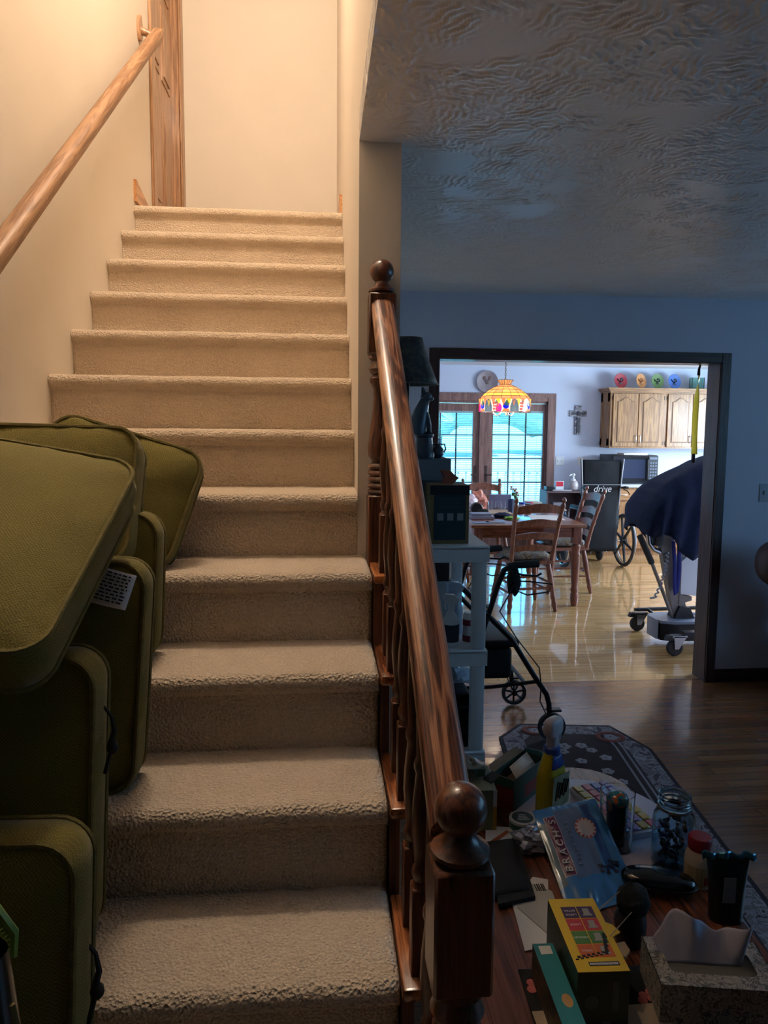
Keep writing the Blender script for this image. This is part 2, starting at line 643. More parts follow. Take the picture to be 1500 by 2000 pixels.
def rrect(w, h, r, n=6):
    """rounded rectangle outline centred on the origin"""
    pts = []
    for cx, cy, a in ((w / 2 - r, h / 2 - r, 0), (-w / 2 + r, h / 2 - r, 90), (-w / 2 + r, -h / 2 + r, 180), (w / 2 - r, -h / 2 + r, 270)):
        for i in range(n + 1):
            t = math.radians(a + 90 * i / n)
            pts.append((cx + r * math.cos(t), cy + r * math.sin(t)))
    return pts
# ------------------------------------------------------------------ the setting
Y0, TR, RI, Z0 = 1.0997, .24193, .18312, .70996       # first visible nosing, tread, rise, its height
XL, XR, XO = -.930, .1056, .134                        # stair wall left, partition face, open tread ends
YE = 2.092                                             # end of the partition wall
YD, YD2 = 4.2988, 4.4325                               # wall with the wide opening
OX0, OX1, OZ = .7074, 2.4763, 2.0438
YK = 9.338                                             # far kitchen wall
YL = 5.16                                              # upstairs landing wall
CZ = 2.44
UP = 2.724                                             # upper floor level

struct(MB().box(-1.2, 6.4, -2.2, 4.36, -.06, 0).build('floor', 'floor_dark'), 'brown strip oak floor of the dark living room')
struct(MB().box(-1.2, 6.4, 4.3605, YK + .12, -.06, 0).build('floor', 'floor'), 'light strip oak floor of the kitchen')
struct(MB().box(XR, 4.7, -2.1, YE, CZ, CZ + .08).box(.226, 4.7, YE, YD, CZ, CZ + .08).build('ceiling', 'ceil'), 'plaster ceiling slab of the dark room')

def plaster_relief():
    """slap-brush relief modelled as real ridges: fans of parallel bristle marks, each dab with its own direction"""
    import numpy as np
    rng = np.random.default_rng(5)
    st_ = .0054
    xs = np.arange(XR + .0005, 3.05, st_)
    ys = np.append(np.arange(.82, YD - .003, st_), YD + .002)
    X, Y = np.meshgrid(xs, ys, indexing='ij')
    Hh = np.zeros_like(X)
    for _ in range(1100):
        cx, cy, a = rng.uniform(xs[0], xs[-1]), rng.uniform(ys[0], ys[-1]), rng.uniform(0, math.pi)
        lu, lv, per, ph = rng.uniform(.055, .11), rng.uniform(.04, .075), rng.uniform(.017, .023), rng.uniform(0, 6.28)
        i0, i1 = np.searchsorted(xs, [cx - .2, cx + .2])
        j0, j1 = np.searchsorted(ys, [cy - .2, cy + .2])
        dx, dy = X[i0:i1, j0:j1] - cx, Y[i0:i1, j0:j1] - cy
        u, v = dx * math.cos(a) + dy * math.sin(a), -dx * math.sin(a) + dy * math.cos(a)
        v2 = v * (1 + 1.8 * u) + .012 * np.sin(u * 38 + ph) + .006 * np.sin(u * 95 + 2 * ph)
        env = np.exp(-(u / lu) ** 4 - (v / lv) ** 4)
        brk = .55 + .45 * np.sin(u * 60 + np.floor(v2 / per + ph / 6.28) * 2.4)
        h = env * (np.clip(np.cos(2 * math.pi * v2 / per + ph), -.2, 1) * .5 + .3) * brk
        blk = Hh[i0:i1, j0:j1]
        Hh[i0:i1, j0:j1] = np.where(env > .35, h, np.maximum(blk, h))
    Zz = CZ - .0006 - .0066 * np.clip(Hh, 0, 1)
    nx, ny = X.shape
    co = np.stack([X, Y, Zz], -1).reshape(-1, 3).astype(np.float32)
    idx = np.arange(nx * ny).reshape(nx, ny)
    q = np.stack([idx[:-1, :-1], idx[:-1, 1:], idx[1:, 1:], idx[1:, :-1]], -1).reshape(-1, 4).astype(np.int32)
    me = bpy.data.meshes.new('ceiling')
    me.vertices.add(len(co))
    me.vertices.foreach_set('co', co.ravel())
    me.loops.add(q.size)
    me.loops.foreach_set('vertex_index', q.ravel())
    me.polygons.add(len(q))
    me.polygons.foreach_set('loop_start', np.arange(0, q.size, 4, dtype=np.int32))
    me.polygons.foreach_set('use_smooth', np.ones(len(q), dtype=bool))
    me.update(calc_edges=True)
    me.materials.append(M['ceilpaint'])
    o = bpy.data.objects.new('ceiling', me)
    COL.objects.link(o)
    return o
struct(plaster_relief(), 'textured slap-brush plaster ceiling of the dark room')
struct(MB().box(XR, 6.3, YD2, YK, CZ, CZ + .08).build('ceiling', 'white'), 'smooth white kitchen ceiling')
struct(MB().box(-1.05, .23, -2.1, YL + .1, 5.2, 5.28).build('ceiling', 'white'), 'ceiling above the stairwell')
struct(MB().box(-1.05, XR, -2.1, 1.0, CZ, UP).build('ceiling', 'white'), 'foyer ceiling below the upper floor')  # unseen; front edge carried forward with the stair wall to hold light back

w = MB()
for y0, y1, z0, z1 in ((.12, 4.235, 0, 5.2), (5.03, YL, 0, 5.2), (4.235, 5.03, 0, UP), (4.235, 5.03, 4.78, 5.2)):
    w.box(XL - .12, XL, y0, y1, z0, z1)
struct(MB().box(XL - .12, XL, -2.1, .12, 0, 5.2).build('wall_entry', 'panel'))
struct(w.build('wall_left', 'cream'), 'cream painted stair wall on the left')
struct(MB().box(XL - .12, .226, YL, YL + .12, 0, 5.2).build('wall_landing', 'cream'), 'cream wall at the head of the stairs')
struct(MB().box(XL - .12, .226, .88, 1.0, UP, 5.2).build('wall_stair_shade', 'cream'))  # unseen wall brought forward to darken the newel and lowest steps
w = MB()
w.box(XR, .226, YE, YL, 0, 5.2)
w.box(XR, .226, .12, YE, CZ + .08, 5.2)
struct(w.build('wall_partition', 'cream'), 'cream partition wall between the stairs and the room')
w = MB()
w.box(.226, OX0 - .012, YD, YD2, 0, CZ)
w.box(OX1 + .012, 4.7, YD, YD2, 0, CZ)
w.box(OX0 - .012, OX1 + .012, YD, YD2, OZ + .012, CZ)
struct(w.build('wall_back', 'wall'), 'grey-blue wall around the wide opening')
struct(MB().box(4.6, 4.72, -2.1, .2, 0, CZ).box(4.6, 4.72, 3.2, YD, 0, CZ).box(4.6, 4.72, .2, 3.2, 0, 1.0).box(4.6, 4.72, .2, 3.2, 2.3, CZ).build('wall_right', 'wall'))
w = MB()
w.box(4.6, 4.65, .2, 3.2, 1.0, 1.05)
w.box(4.6, 4.65, .2, 3.2, 2.25, 2.3)
for y in (.2, 1.675, 3.15):
    w.box(4.6, 4.65, y, y + .05, 1.05, 2.25)
w2 = struct(w.build('added_window', 'white'))  # unseen window added to lift the dim room with bluish light
MB().grid(lambda u, v: (4.57 + .02 * math.sin(u * 90), .1 + 3.2 * u, .92 + 1.45 * v), 180, 3).build('added_curtain', 'curtain', w2)  # added translucent sheet, tinted to tune the light it lets in
struct(MB().box(-1.05, 4.72, -2.2, -2.1, 0, 5.2).build('wall_front', 'panel'))
w = MB()                                               # far kitchen wall with the french door opening
DX0, DX1, DZ = 1.20, 3.03, 1.99
w.box(.1, DX0, YK, YK + .14, 0, CZ)
w.box(DX1, 6.3, YK, YK + .14, 0, CZ)
w.box(DX0, DX1, YK, YK + .14, DZ, CZ)
struct(w.build('wall_kitchen', 'kwall'), 'pale kitchen wall with the french doors')
struct(MB().box(.106, .226, YL, YK, 0, CZ).build('wall_kitchen_left', 'kwall'))
w = MB()
w.box(6.2, 6.32, YD2, 5.7, 0, CZ)
w.box(6.2, 6.32, 8.3, YK, 0, CZ)
w.box(6.2, 6.32, 5.7, 8.3, 0, .9)
w.box(6.2, 6.32, 5.7, 8.3, 2.2, CZ)
struct(w.build('wall_kitchen_right', 'kwall'))
w = MB()
w.box(6.2, 6.26, 5.7, 8.3, .9, .95)
w.box(6.2, 6.26, 5.7, 8.3, 2.15, 2.2)
for y in (5.7, 6.97, 8.25):
    w.box(6.2, 6.26, y, y + .05, .95, 2.15)
struct(w.build('window_1', 'white'))
struct(MB().box(4.6, 6.3, YD, YD2, 0, CZ).build('wall_kitchen_front', 'kwall'))

# cased opening: jamb boards and flat casing
w = MB()
for x0, x1 in ((OX0 - .012, OX0), (OX1, OX1 + .012)):
    w.box(x0, x1, YD - .004, YD2 + .004, 0, OZ + .012)
for x0, x1 in ((OX0 - .065, OX0 - .004), (OX1 + .004, OX1 + .065)):
    w.box(x0, x1, YD - .018, YD, 0, OZ + .065, .003, 1)
    w.box(x0, x1, YD2, YD2 + .018, 0, OZ + .065, .003, 1)
struct(w.build('trim_1', 'darkwood_z'), 'dark stained wood jamb and casing of the opening')
w = MB()
w.box(OX0, OX1, YD - .004, YD2 + .004, OZ, OZ + .012)
w.box(OX0 - .004, OX1 + .004, YD - .0185, YD, OZ + .004, OZ + .0655, .003, 1)
w.box(OX0 - .004, OX1 + .004, YD2, YD2 + .0185, OZ + .004, OZ + .0655, .003, 1)
struct(w.build('trim_2', 'darkwood_x'), 'dark stained wood header of the opening')
w = MB()
w.box(OX1 + .065, 4.6, YD - .014, YD, 0, .083)
struct(w.build('baseboard_back', 'darkwood_x'))
struct(MB().box(.226, OX0 - .065, YD - .014, YD, 0, .083).build('baseboard_back', 'darkwood_x'))
# landing baseboards
struct(MB().prism([(3.775, UP + .02), (4.17, UP), (4.17, UP + .035), (3.79, UP + .125), (3.775, UP + .125)], XL, XL + .014, 'yz').build('baseboard_left', 'oakrail'), 'short oak baseboard at the head of the stairs')
struct(MB().box(XR - .014, XR, 3.80, YL, UP, UP + .10).build('baseboard_right', 'oakrail'))

# door_1: panelled door set back in the left wall of the landing
dm = MB()
dm.box(XL - .075, XL - .040, 4.27, 4.995, UP, 4.75)
d1 = struct(dm.build('door_1', 'oakrail_z'), 'oak panelled door at the head of the stairs')
pm = MB()
for z0, z1 in ((2.93, 3.55), (3.72, 4.15), (4.25, 4.62)):
    for y0, y1 in ((4.37, 4.60), (4.67, 4.90)):
        pm.prism([(y0, z0), (y1, z0), (y1, z1), (y0, z1)], XL - .041, XL - .034, 'yz')
        pm.prism([(y0 + .035, z0 + .035), (y1 - .035, z0 + .035), (y1 - .035, z1 - .035), (y0 + .035, z1 - .035)], XL - .035, XL - .027, 'yz')
pm.build('panel', 'oakrail_z', d1)
w = MB()
w.box(XL - .12, XL, 4.235, 4.265, UP, 4.78)
w.box(XL - .12, XL, 5.0, 5.03, UP, 4.78)
w.box(XL - .12, XL, 4.235, 5.03, 4.75, 4.78)
w.box(XL, XL + .016, 4.165, 4.255, UP, 4.85, .004, 1)
w.box(XL, XL + .016, 5.012, 5.10, UP, 4.85, .004, 1)
w.box(XL, XL + .016, 4.165, 5.10, 4.76, 4.85, .004, 1)
w.box(XL - .04, XL - .028, 4.985, 5.0, UP, 4.75)
struct(w.build('trim_3', 'oakrail_z'), 'oak casing around the landing door')

# ------------------------------------------------------------------ staircase
def zt(k):
    return Z0 + RI * k if k >= 0 else Z0 * (k + 4) / 4

st = thing('carpeted_staircase', 'beige carpeted straight staircase climbing to a landing door', 'stairs', (0, 0, 0))
OV = .0244

def step(k):
    y, z, zb = Y0 + TR * k, zt(k), zt(k - 1)
    xr = XR if k > 3 else (XR + .0 if k == 3 else XO)
    back = y + TR + OV + .012 if k < 11 else YL - .006
    pr = [(y + OV, zb - .02), (y + OV, z - .052)]
    cy, cz, r = y + .024, z - .024, .024
    for i in range(9):
        t = math.radians(215 - 125 * i / 8)
        pr.append((cy + r * math.cos(t), cz + r * math.sin(t)))
    pr += [(y + .12, z + .001), (back, z), (back, zb - .02)]
    mb = MB()
    def sect(x, ins):
        out = []
        for i, (a, b) in enumerate(pr):
            a2 = a + ins * (1 if i < len(pr) - 2 else 0)
            b2 = b - ins if 1 < i < len(pr) - 1 else b
            out.append((x, a2, b2))
        return out
    xs = [(XL + .001, 0)] + [(XL + (xr - XL) * i / 12, 0) for i in range(1, 12)]
    if k <= 3:
        xe = XO
        for i in range(6):
            t = PI / 2 * i / 5
            xs.append((xe - .022 + .022 * math.sin(t), .022 * (1 - math.cos(t))))
    else:
        xs.append((xr - .001, 0))
    if k == 3:                                        # the top open step butts against the wall end: two lengths
        pass
    secs = [sect(x, q) for x, q in xs]
    if k == 3:
        secs = [[(px, min(py, YE - .001) if px > XR else py, pz) for px, py, pz in s_] for s_ in secs]
    n = len(pr)
    vs = [p for s_ in secs for p in s_]
    # soft unevenness of the pile
    vs = [(x, yy + .002 * noise.noise((x * 9, yy * 9, zz * 9)), zz + .0025 * noise.noise((x * 11 + 5, yy * 8, zz * 8))) for x, yy, zz in vs]
    fs = []
    for i in range(len(secs) - 1):
        for j in range(n):
            fs.append((i * n + j, i * n + (j + 1) % n, (i + 1) * n + (j + 1) % n, (i + 1) * n + j))
    fs.append(list(range(n)))
    fs.append([(len(secs) - 1) * n + j for j in range(n)][::-1])
    mb.add(vs, fs)
    return mb.build('carpeted_step', 'carpet', st, angle=50)
for k in range(-3, 12):
    step(k)

# ------------------------------------------------------------------ balustrade on the open side
bal = thing('stair_balustrade', 'reddish brown oak balustrade with ball-topped newels beside the lower steps', 'banister', (0, 0, 0))
NX = .169

def newel(x, y, dz, zbase, hw=.038):
    """square block on a turned shaft; dz shifts the whole turning"""
    mb = MB()
    mb.box(x - hw, x + hw, y - hw, y + hw, 1.842 + dz, 2.010 + dz, .004, 1)
    P = [(.030, 2.010), (.038, 2.016), (.038, 2.022), (.026, 2.030), (.019, 2.040), (.018, 2.046)]
    mb.lathe([(r, z + dz) for r, z in P], 20, (x, y, 0))
    prof = [(.035, 1.842), (.036, 1.832), (.026, 1.824), (.031, 1.812), (.036, 1.802), (.030, 1.790), (.024, 1.786), (.033, 1.776), (.033, 1.766),
            (.026, 1.756), (.022, 1.745), (.021, 1.72), (.024, 1.68), (.031, 1.63), (.0375, 1.58), (.036, 1.555), (.027, 1.543), (.026, 1.537)]
    z = 1.535
    for i in range(5):
        prof += [(.0355, z - .004), (.0375, z - .009), (.0355, z - .014), (.030, z - .018)]
        z -= .0185
    prof += [(.034, 1.443)]
    mb.lathe([(r, z + dz) for r, z in prof], 20, (x, y, 0))
    mb.box(x - hw, x + hw, y - hw, y + hw, zbase, 1.444 + dz, .004, 1)
    o = mb.build('newel_post', 'walnut_z', bal)
    b = MB()
    prof = [(.012, 2.040)] + [(.0338 * math.sin(t), 2.073 - .0338 * math.cos(t)) for t in [PI * i / 14 for i in range(3, 15)]]
    b.lathe([(r, z + dz) for r, z in prof], 24, (x, y, 0))
    b.build('ball_finial', 'walnut_z', o)
    return o
newel(NX, 2.049, 0, .98)
newel(.176, .850, -.914, .0)

# moulded handrail: profile swept along the slope
ya, yb, za, zb = .884, 2.013, 1.128, 1.992
sl = math.atan2(zb - za, yb - ya)
prof = [(-.018, -.056), (.018, -.056), (.020, -.040), (.030, -.034), (.032, -.020), (.030, -.010), (.022, -.003), (.012, 0), (-.012, 0),
        (-.022, -.003), (-.030, -.010), (-.032, -.020), (-.030, -.034), (-.020, -.040)]
mb = MB()
vs, fs, n = [], [], len(prof)
SEG = 14
for i in range(SEG + 1):
    t = i / SEG
    for (px, pz) in prof:
        vs.append((NX + .005 * (1 - t) + px, ya + (yb - ya) * t, za + (zb - za) * t + pz / math.cos(sl)))
for i in range(SEG):
    for j in range(n):
        fs.append((i * n + j, i * n + (j + 1) % n, (i + 1) * n + (j + 1) % n, (i + 1) * n + j))
fs.append(list(range(n)))
fs.append([SEG * n + j for j in range(n)][::-1])
mb.add(vs, fs).build('handrail', 'walnut_s', bal, angle=45)

for i in range(8):                                     # two turned balusters on every open tread
    y = 1.02 + .121 * i
    k = math.floor((y - Y0) / TR + 1e-6)
    z0 = zt(k) - .01
    z1 = za + (zb - za) * (y - ya) / (yb - ya) - .056 / math.cos(sl)
    h = z1 - z0
    mb = MB()
    mb.box(NX - .017, NX + .017, y - .017, y + .017, z0, z0 + .16, .002, 1)
    prof = [(.017, z0 + .16), (.012, z0 + .17), (.016, z0 + .18), (.016, z0 + .19), (.011, z0 + .20), (.013, z0 + .22), (.0175, z0 + .27), (.016, z0 + .31),
            (.011, z0 + .36), (.0145, z0 + .37), (.0145, z0 + .38), (.010, z0 + .39)]
    prof += [(.012, z0 + .45), (.0095, z1 - .05), (.009, z1 + .02)] if h > .5 else [(.010, z1 + .02)]
    mb.lathe(prof, 10, (NX, y, 0))
    mb.build('baluster', 'walnut_z', bal)
pts = []
for k in range(-4, 4):
    y = Y0 + TR * k + .01
    if k > -4:
        pts += [(y, zt(k - 1) - .03), (y, zt(k) - .03)]
    else:
        pts += [(y, 0)]
pts = [(Y0 - 3.6 * TR, 0)] + pts[1:] + [(YE - .002, zt(3) - .03), (YE - .002, 0)]
MB().prism(pts, XO + .002, XO + .022, 'yz').build('stringer', 'walnut_z', bal)
for k in range(-3, 4):
    y = Y0 + TR * k
    MB().box(XO + .002, .206, y - .004, min(y + TR + .004, YE - .002), zt(k) - .030, zt(k) - .006, .006, 2).build('tread_end', 'walnut', bal)

# ------------------------------------------------------------------ handrail on the left wall
hr = thing('wall_handrail', 'honey oak handrail sloping up the cream stair wall', 'handrail', (0, 0, 0))
ya, yb, za, zb = 1.80, 4.02, 1.948, 3.690
xs = XL + .082
mb, vs, fs = MB(), [], []
prof = [(-.018, -.052), (.018, -.052), (.021, -.036), (.028, -.030), (.030, -.016), (.024, -.004), (.012, 0), (-.012, 0), (-.024, -.004), (-.030, -.016), (-.028, -.030), (-.021, -.036)]
n = len(prof)
for i in range(13):
    t = i / 12
    for px, pz in prof:
        vs.append((xs + px, ya + (yb - ya) * t - .25 * pz * (i == 12), za + (zb - za) * t + pz * 1.27))
for i in range(12):
    for j in range(n):
        fs.append((i * n + j, i * n + (j + 1) % n, (i + 1) * n + (j + 1) % n, (i + 1) * n + j))
fs += [list(range(n)), [12 * n + j for j in range(n)][::-1]]
mb.add(vs, fs).build('rail', 'oakrail_s', hr, angle=45)
for y, zz in ((3.945, 3.645), (1.88, 1.985)):
    mb = MB()
    out = [(y + .052 * math.cos(t) * (.55 + .0), zz + .062 * math.sin(t)) for t in [2 * PI * i / 18 for i in range(18)]]
    mb.prism(out, XL, XL + .018, 'yz')
    mb.tube([(XL + .012, y, zz - .012), (XL + .05, y + .01, zz - .02), (xs, y + .012, zz - .035)], [.02, .017, .015], 10)
    mb.build('bracket', 'oakrail_z', hr)

# ------------------------------------------------------------------ green patio cushions stacked on the steps
def cushion(label, o, lean, roll, w, h, t, tagpos=None, tie=None, yaw=0, bulge=.028):
    """boxed cushion with piped edges. o = lower right front corner; lean = tilt back from upright; roll = tilt sideways (deg)"""
    r = thing('patio_cushion', label, 'cushion', o, 0, 'olive green patio cushions piled on the steps')
    r.rotation_euler = (-math.radians(lean), math.radians(roll), math.radians(yaw))
    out = [(x - w / 2, z + h / 2) for x, z in rrect(w, h, .055, 7)]
    # denser outline
    dense = []
    for i in range(len(out)):
        a, b = out[i], out[(i + 1) % len(out)]
        L = math.hypot(b[0] - a[0], b[1] - a[1])
        m = max(1, int(L / .03))
        for q in range(m):
            dense.append((a[0] + (b[0] - a[0]) * q / m, a[1] + (b[1] - a[1]) * q / m))
    cx, cz = -w / 2, h / 2
    n = len(dense)
    def wob(x, z, s):
        return .004 * noise.noise((x * 14 + s, z * 14, s * 3.1)) + .006 * noise.noise((x * 5 + s, z * 5, s))
    sc = [1, .975, .93, .84, .7, .5, .28, .06]
    vs, fs = [], []
    for side in (0, 1):
        for s_ in (sc if side == 0 else sc[::-1]):
            for x, z in dense:
                px, pz = cx + (x - cx) * s_, cz + (z - cz) * s_
                b = bulge * (1 - s_ ** 3) ** .8 + (wob(px, pz, side + len(label) % 7) if s_ < 1 else 0)
                # pulled seams: small creases running in from the edge
                if .8 < s_ < .99:
                    b -= .004 * max(0, math.sin(px * 95) * math.sin(pz * 80 + 1))
                vs.append((px, -b if side == 0 else t + b, pz))
    k = len(sc)
    order = list(range(k - 1, -1, -1)) + [k + k - 1 - i for i in range(k)]
    rings = [vs[i * n:(i + 1) * n] for i in range(2 * k)]
    seq = rings[:k][::-1] + [[(x, y + (t - 2 * 0) * .5 * 0 + yy, z) for (x, y, z), yy in zip(rings[0], [0] * n)]]
    # front centre -> front edge -> boxing -> back edge -> back centre
    front = rings[:k][::-1]
    back = rings[k:][::-1]
    mid = []
    for (x, y, z) in rings[0]:
        g = .006 + .003 * noise.noise((x * 20, z * 20, 2.0))
        mid.append((cx + (x - cx) * (1 + g / (w / 2)), t / 2, cz + (z - cz) * (1 + g / (h / 2))))
    allr = front + [mid] + back
    vv = [p for r_ in allr for p in r_]
    for i in range(len(allr) - 1):
        for j in range(n):
            fs.append((i * n + j, i * n + (j + 1) % n, (i + 1) * n + (j + 1) % n, (i + 1) * n + j))
    fs.append(list(range(n)))
    fs.append([(len(allr) - 1) * n + j for j in range(n)][::-1])
    MB().add(vv, fs).build('cover', 'green', r, angle=60)
    for yy in (-.002, t + .002):
        MB().tube([(x, yy, z) for x, z in dense], .0052, 6, closed=True).build('piping', 'piping', r)
    if tagpos:
        (tx, tz, tw, th, tr) = tagpos
        m = MB()
        def f(u, v):
            return (tw * (u - .5), -.016 - .010 * math.sin(u * PI) - .012 * (1 - v) * (1 - u), th * (v - .5))
        m.T = Matrix.Translation((tx, -.012, tz)) @ Matrix.Rotation(math.radians(tr), 4, 'Y')
        m.grid(f, 8, 6)
        tg = m.build('care_tag', 'paper', r, thick=.0012)
        m2 = MB()
        m2.T = m.T
        for row in range(9):
            z = th * (.40 - .095 * row)
            x = -tw * .42
            while x < tw * .40:
                L = random.uniform(.004, .012)
                u = x / tw + .5
                v = z / th + .5
                y = -.016 - .010 * math.sin(u * PI) - .012 * (1 - v) * (1 - u) - .0012
                m2.box(x, min(x + L, tw * .42), y - .0004, y + .0004, z, z + th * .038)
                x += L + .003
        m2.build('printed_text', 'blackmatte', tg)
    if tie:
        (tx, ty, tz) = tie
        m = MB()
        m.tube([(tx, ty, tz), (tx + .012, ty + .006, tz - .02), (tx + .018, ty + .004, tz - .045), (tx + .012, ty + .002, tz - .07)], [.003, .0035, .005, .006], 6)
        m.ball((tx + .016, ty + .003, tz - .075), .011, .010, .013, 10, 6)
        m.tube([(tx + .014, ty, tz - .08), (tx + .006, ty - .004, tz - .12)], .004, 6)
        m.build('tie_string', 'blackmatte', r)
    return r

cushion('dark olive cushion standing lowest and nearest on the steps', (-.362, .957, zt(-1)), 6, 1, .52, .510, .085, tie=(.0, .06, .33))
cushion('olive cushion second from the bottom with a black tie at its edge', (-.408, 1.205, zt(0)), 3, 2, .52, .53, .085, tie=(.004, .05, .43))
cushion('olive cushion third up with a white printed care tag', (-.382, 1.425, zt(1)), 5, 3.2, .52, .468, .085, tagpos=(-.066, .425, .098, .072, 15))
cushion('slim olive cushion wedged behind the tagged one', (-.398, 1.690, zt(2)), 4, 2, .50, .352, .08)
cushion('olive cushion tilted sideways on the upper step beside the pile', (-.408, 1.885, zt(3) + .0), 20, 17, .40, .33, .075)
cushion('big olive cushion lying aslant across the top of the pile', (-.415, 1.055, 1.300), 59, 10, .48, .51, .085)
cushion('olive cushion behind the aslant one with only its top band showing', (-.436, 1.62, 1.33), 22, 1, .50, .325, .085)
# ------------------------------------------------------------------ kitchen: french doors, blinds, far wall
fd = thing('french_door', 'reddish wood double patio door with blinds on the far kitchen wall', 'patio door', (2.115, YK, 0))
FX = 2.115
mb = MB()                                              # casing and frame, local x about the middle
for x0, x1 in ((-.995, -.885), (.885, .995)):
    mb.box(x0, x1, -.022, 0, 0, 1.975, .004, 1)
    mb.box(x0 + (.03 if x0 < 0 else 0), x1 - (.03 if x0 > 0 else 0), -.03, -.02, 0, 2.03)
mb.box(-.995, .995, -.022, 0, 1.975, 2.085, .004, 1)
mb.box(-.965, .965, -.03, -.02, 2.03, 2.06)
for x0, x1 in ((-.915, -.87), (.87, .915), (-.03, .03)):
    mb.box(x0, x1, .0, .12, 0, 1.99)
mb.box(-.915, .915, .0, .12, 1.95, 1.99)
mb.build('door_frame', 'doorwood', fd)
for sgn, nm in ((-1, 'left'), (1, 'right')):
    x0, x1 = (-.868, -.032) if sgn < 0 else (.032, .868)
    gx0, gx1, gz0, gz1 = (x0 + .10, x1 - .085, .26, 1.845) if sgn < 0 else (x0 + .125, x1 - .03, .26, 1.85)
    lf = MB()
    lf.box(x0, gx0, .03, .075, .01, 1.945)
    lf.box(gx1, x1, .03, .075, .01, 1.945)
    lf.box(gx0, gx1, .03, .075, .01, gz0)
    lf.box(gx0, gx1, .03, .075, gz1, 1.945)
    leaf = lf.build('door_leaf', 'doorwood', fd)
    MB().box(gx0, gx1, .05, .056, gz0, gz1).build('glass', 'pane', leaf)
    mt = MB()
    for i in (1, 2):
        xx = gx0 + (gx1 - gx0) * i / 3
        mt.box(xx - .009, xx + .009, .058, .070, gz0, gz1)
    for i in range(1, 5):
        zz = gz1 - (gz1 - gz0) * i / 5
        mt.box(gx0, gx1, .058, .070, zz - .009, zz + .009)
    mt.build('muntin', 'blackmatte', leaf)
    bl = MB()
    z = gz0 + .02
    while z < gz1 - .03:
        bl.T = Matrix.Translation(((gx0 + gx1) / 2, .040, z)) @ Matrix.Rotation(math.radians(15), 4, 'X')
        bl.box(-(gx1 - gx0) / 2 + .004, (gx1 - gx0) / 2 - .004, -.010, .010, -.0006, .0006)
        z += .0245
    bl.T = None
    bl.box(gx0, gx1, .030, .050, gz1 - .028, gz1)
    for q in (.12, .88):
        xx = gx0 + (gx1 - gx0) * q
        bl.box(xx - .0012, xx + .0012, .0395, .0405, gz0, gz1)
    bl.build('blind_slats', 'blind_shaded', fd)
    hm = MB()
    hx = -.075 if sgn < 0 else .075
    hm.box(hx - .018, hx + .018, .022, .03, .90, 1.12, .004, 1)
    hm.tube([(hx, .025, 1.0), (hx, -.02, 1.0), (hx - sgn * .0 + sgn * .07, -.025, 1.0)], .009, 8)
    hm.build('door_handle', 'darkwood_z', fd)

def wall_plate(name, label, x, z, w, h, n, y=YK, cat='light switch', m='whiteplastic'):
    t = thing(name, label, cat, (x, y, z))
    MB().box(-w / 2, w / 2, -.006, 0, -h / 2, h / 2, .002, 1).build('cover_plate', m, t)
    for i in range(n):
        xx = (i - (n - 1) / 2) * w / max(n, 1)
        MB().box(xx - .006, xx + .006, -.014, -.005, -.012, .012, .002, 1).build('toggle', m, t)
    return t
wall_plate('light_switch', 'white double switch plate on the kitchen wall beside the patio door', 3.19, 1.19, .115, .115, 2)
wall_plate('wall_outlet', 'cream single plate on the kitchen wall below the cross', 3.475, 1.185, .075, .115, 1, cat='outlet', m='paper')
wall_plate('wall_plate', 'dim switch plate on the dark wall right of the opening', 2.845, 1.235, .125, .115, 2, y=YD, m='greyplastic')

cr = thing('wall_cross', 'decorated grey and white cross hanging on the kitchen wall', 'cross', (3.417, YK, 1.74))
c = [(-.042, -.195), (.042, -.195), (.042, .045), (.115, .045), (.115, .125), (.042, .125), (.042, .195), (-.042, .195), (-.042, .125), (-.115, .125), (-.115, .045), (-.042, .045)]
MB().prism(c, -.022, 0).build('cross_body', patch_mat('carved_cross_finish', ['#4a4a58', '#a9a8b0', '#5d5d6c', '#c9c8cc'], 26), cr)
mb = MB()
mb.box(-.022, .022, -.030, -.02, -.17, .03)
mb.box(-.09, .09, -.030, -.02, .07, .10)
mb.ball((0, -.028, .085), .03, .012, .03)
mb.build('ornament', mat('cross_inlay', '#3b3c4a', .5), cr)

dp = thing('decorative_plate', 'round cream plate with a flower spray hung above the patio door', 'plate', (2.167, YK, 2.228))
MB().lathe([(0.001, -.012), (.085, -.012), (.10, -.020), (.143, -.030), (.146, -.026), (.10, -.006), (.001, 0)], 36, axis='y').build('dish', mat('cream_pottery', '#8f8288', .5, var=.12, vscale=14), dp)
mb = MB()
for x, z, r in ((-.03, .045, .028), (.042, .05, .026), (.0, .0, .022), (.02, -.02, .016), (-.012, .02, .018), (.03, .02, .017)):
    mb.ball((x, -.014, z), r, .004, r, 10, 6)
mb.tube([(-.03, -.015, .04), (-.005, -.016, -.03), (.03, -.015, .045)], .005, 6)
mb.build('flower_motif', patch_mat('painted_flowers', ['#5d4b55', '#7c6d66', '#8a5a5a', '#5a6152'], 40), dp)

# ------------------------------------------------------------------ kitchen cabinets
def arch_panel(mb, x0, x1, z0, z1, y, rise=.05, d=.008):
    pts = [(x0, z0), (x1, z0), (x1, z1 - rise)]
    for i in range(1, 12):
        u = i / 12
        x = x1 + (x0 - x1) * u
        pts.append((x, z1 - rise + rise * max(0, math.sin(PI * u)) ** 2.4))
    pts.append((x0, z1 - rise))
    mb.prism(pts, y - d, y)

def pull(mb, x, y, z, vert=True, L=.085):
    q = [(-L / 2, 0), (-L / 2, -.018), (-L * .2, -.026), (L * .2, -.026), (L / 2, -.018), (L / 2, 0)]
    mb.tube([(x, y + b, z + a) if vert else (x + a, y + b, z) for a, b in q], [.007, .006, .005, .005, .006, .007], 8)

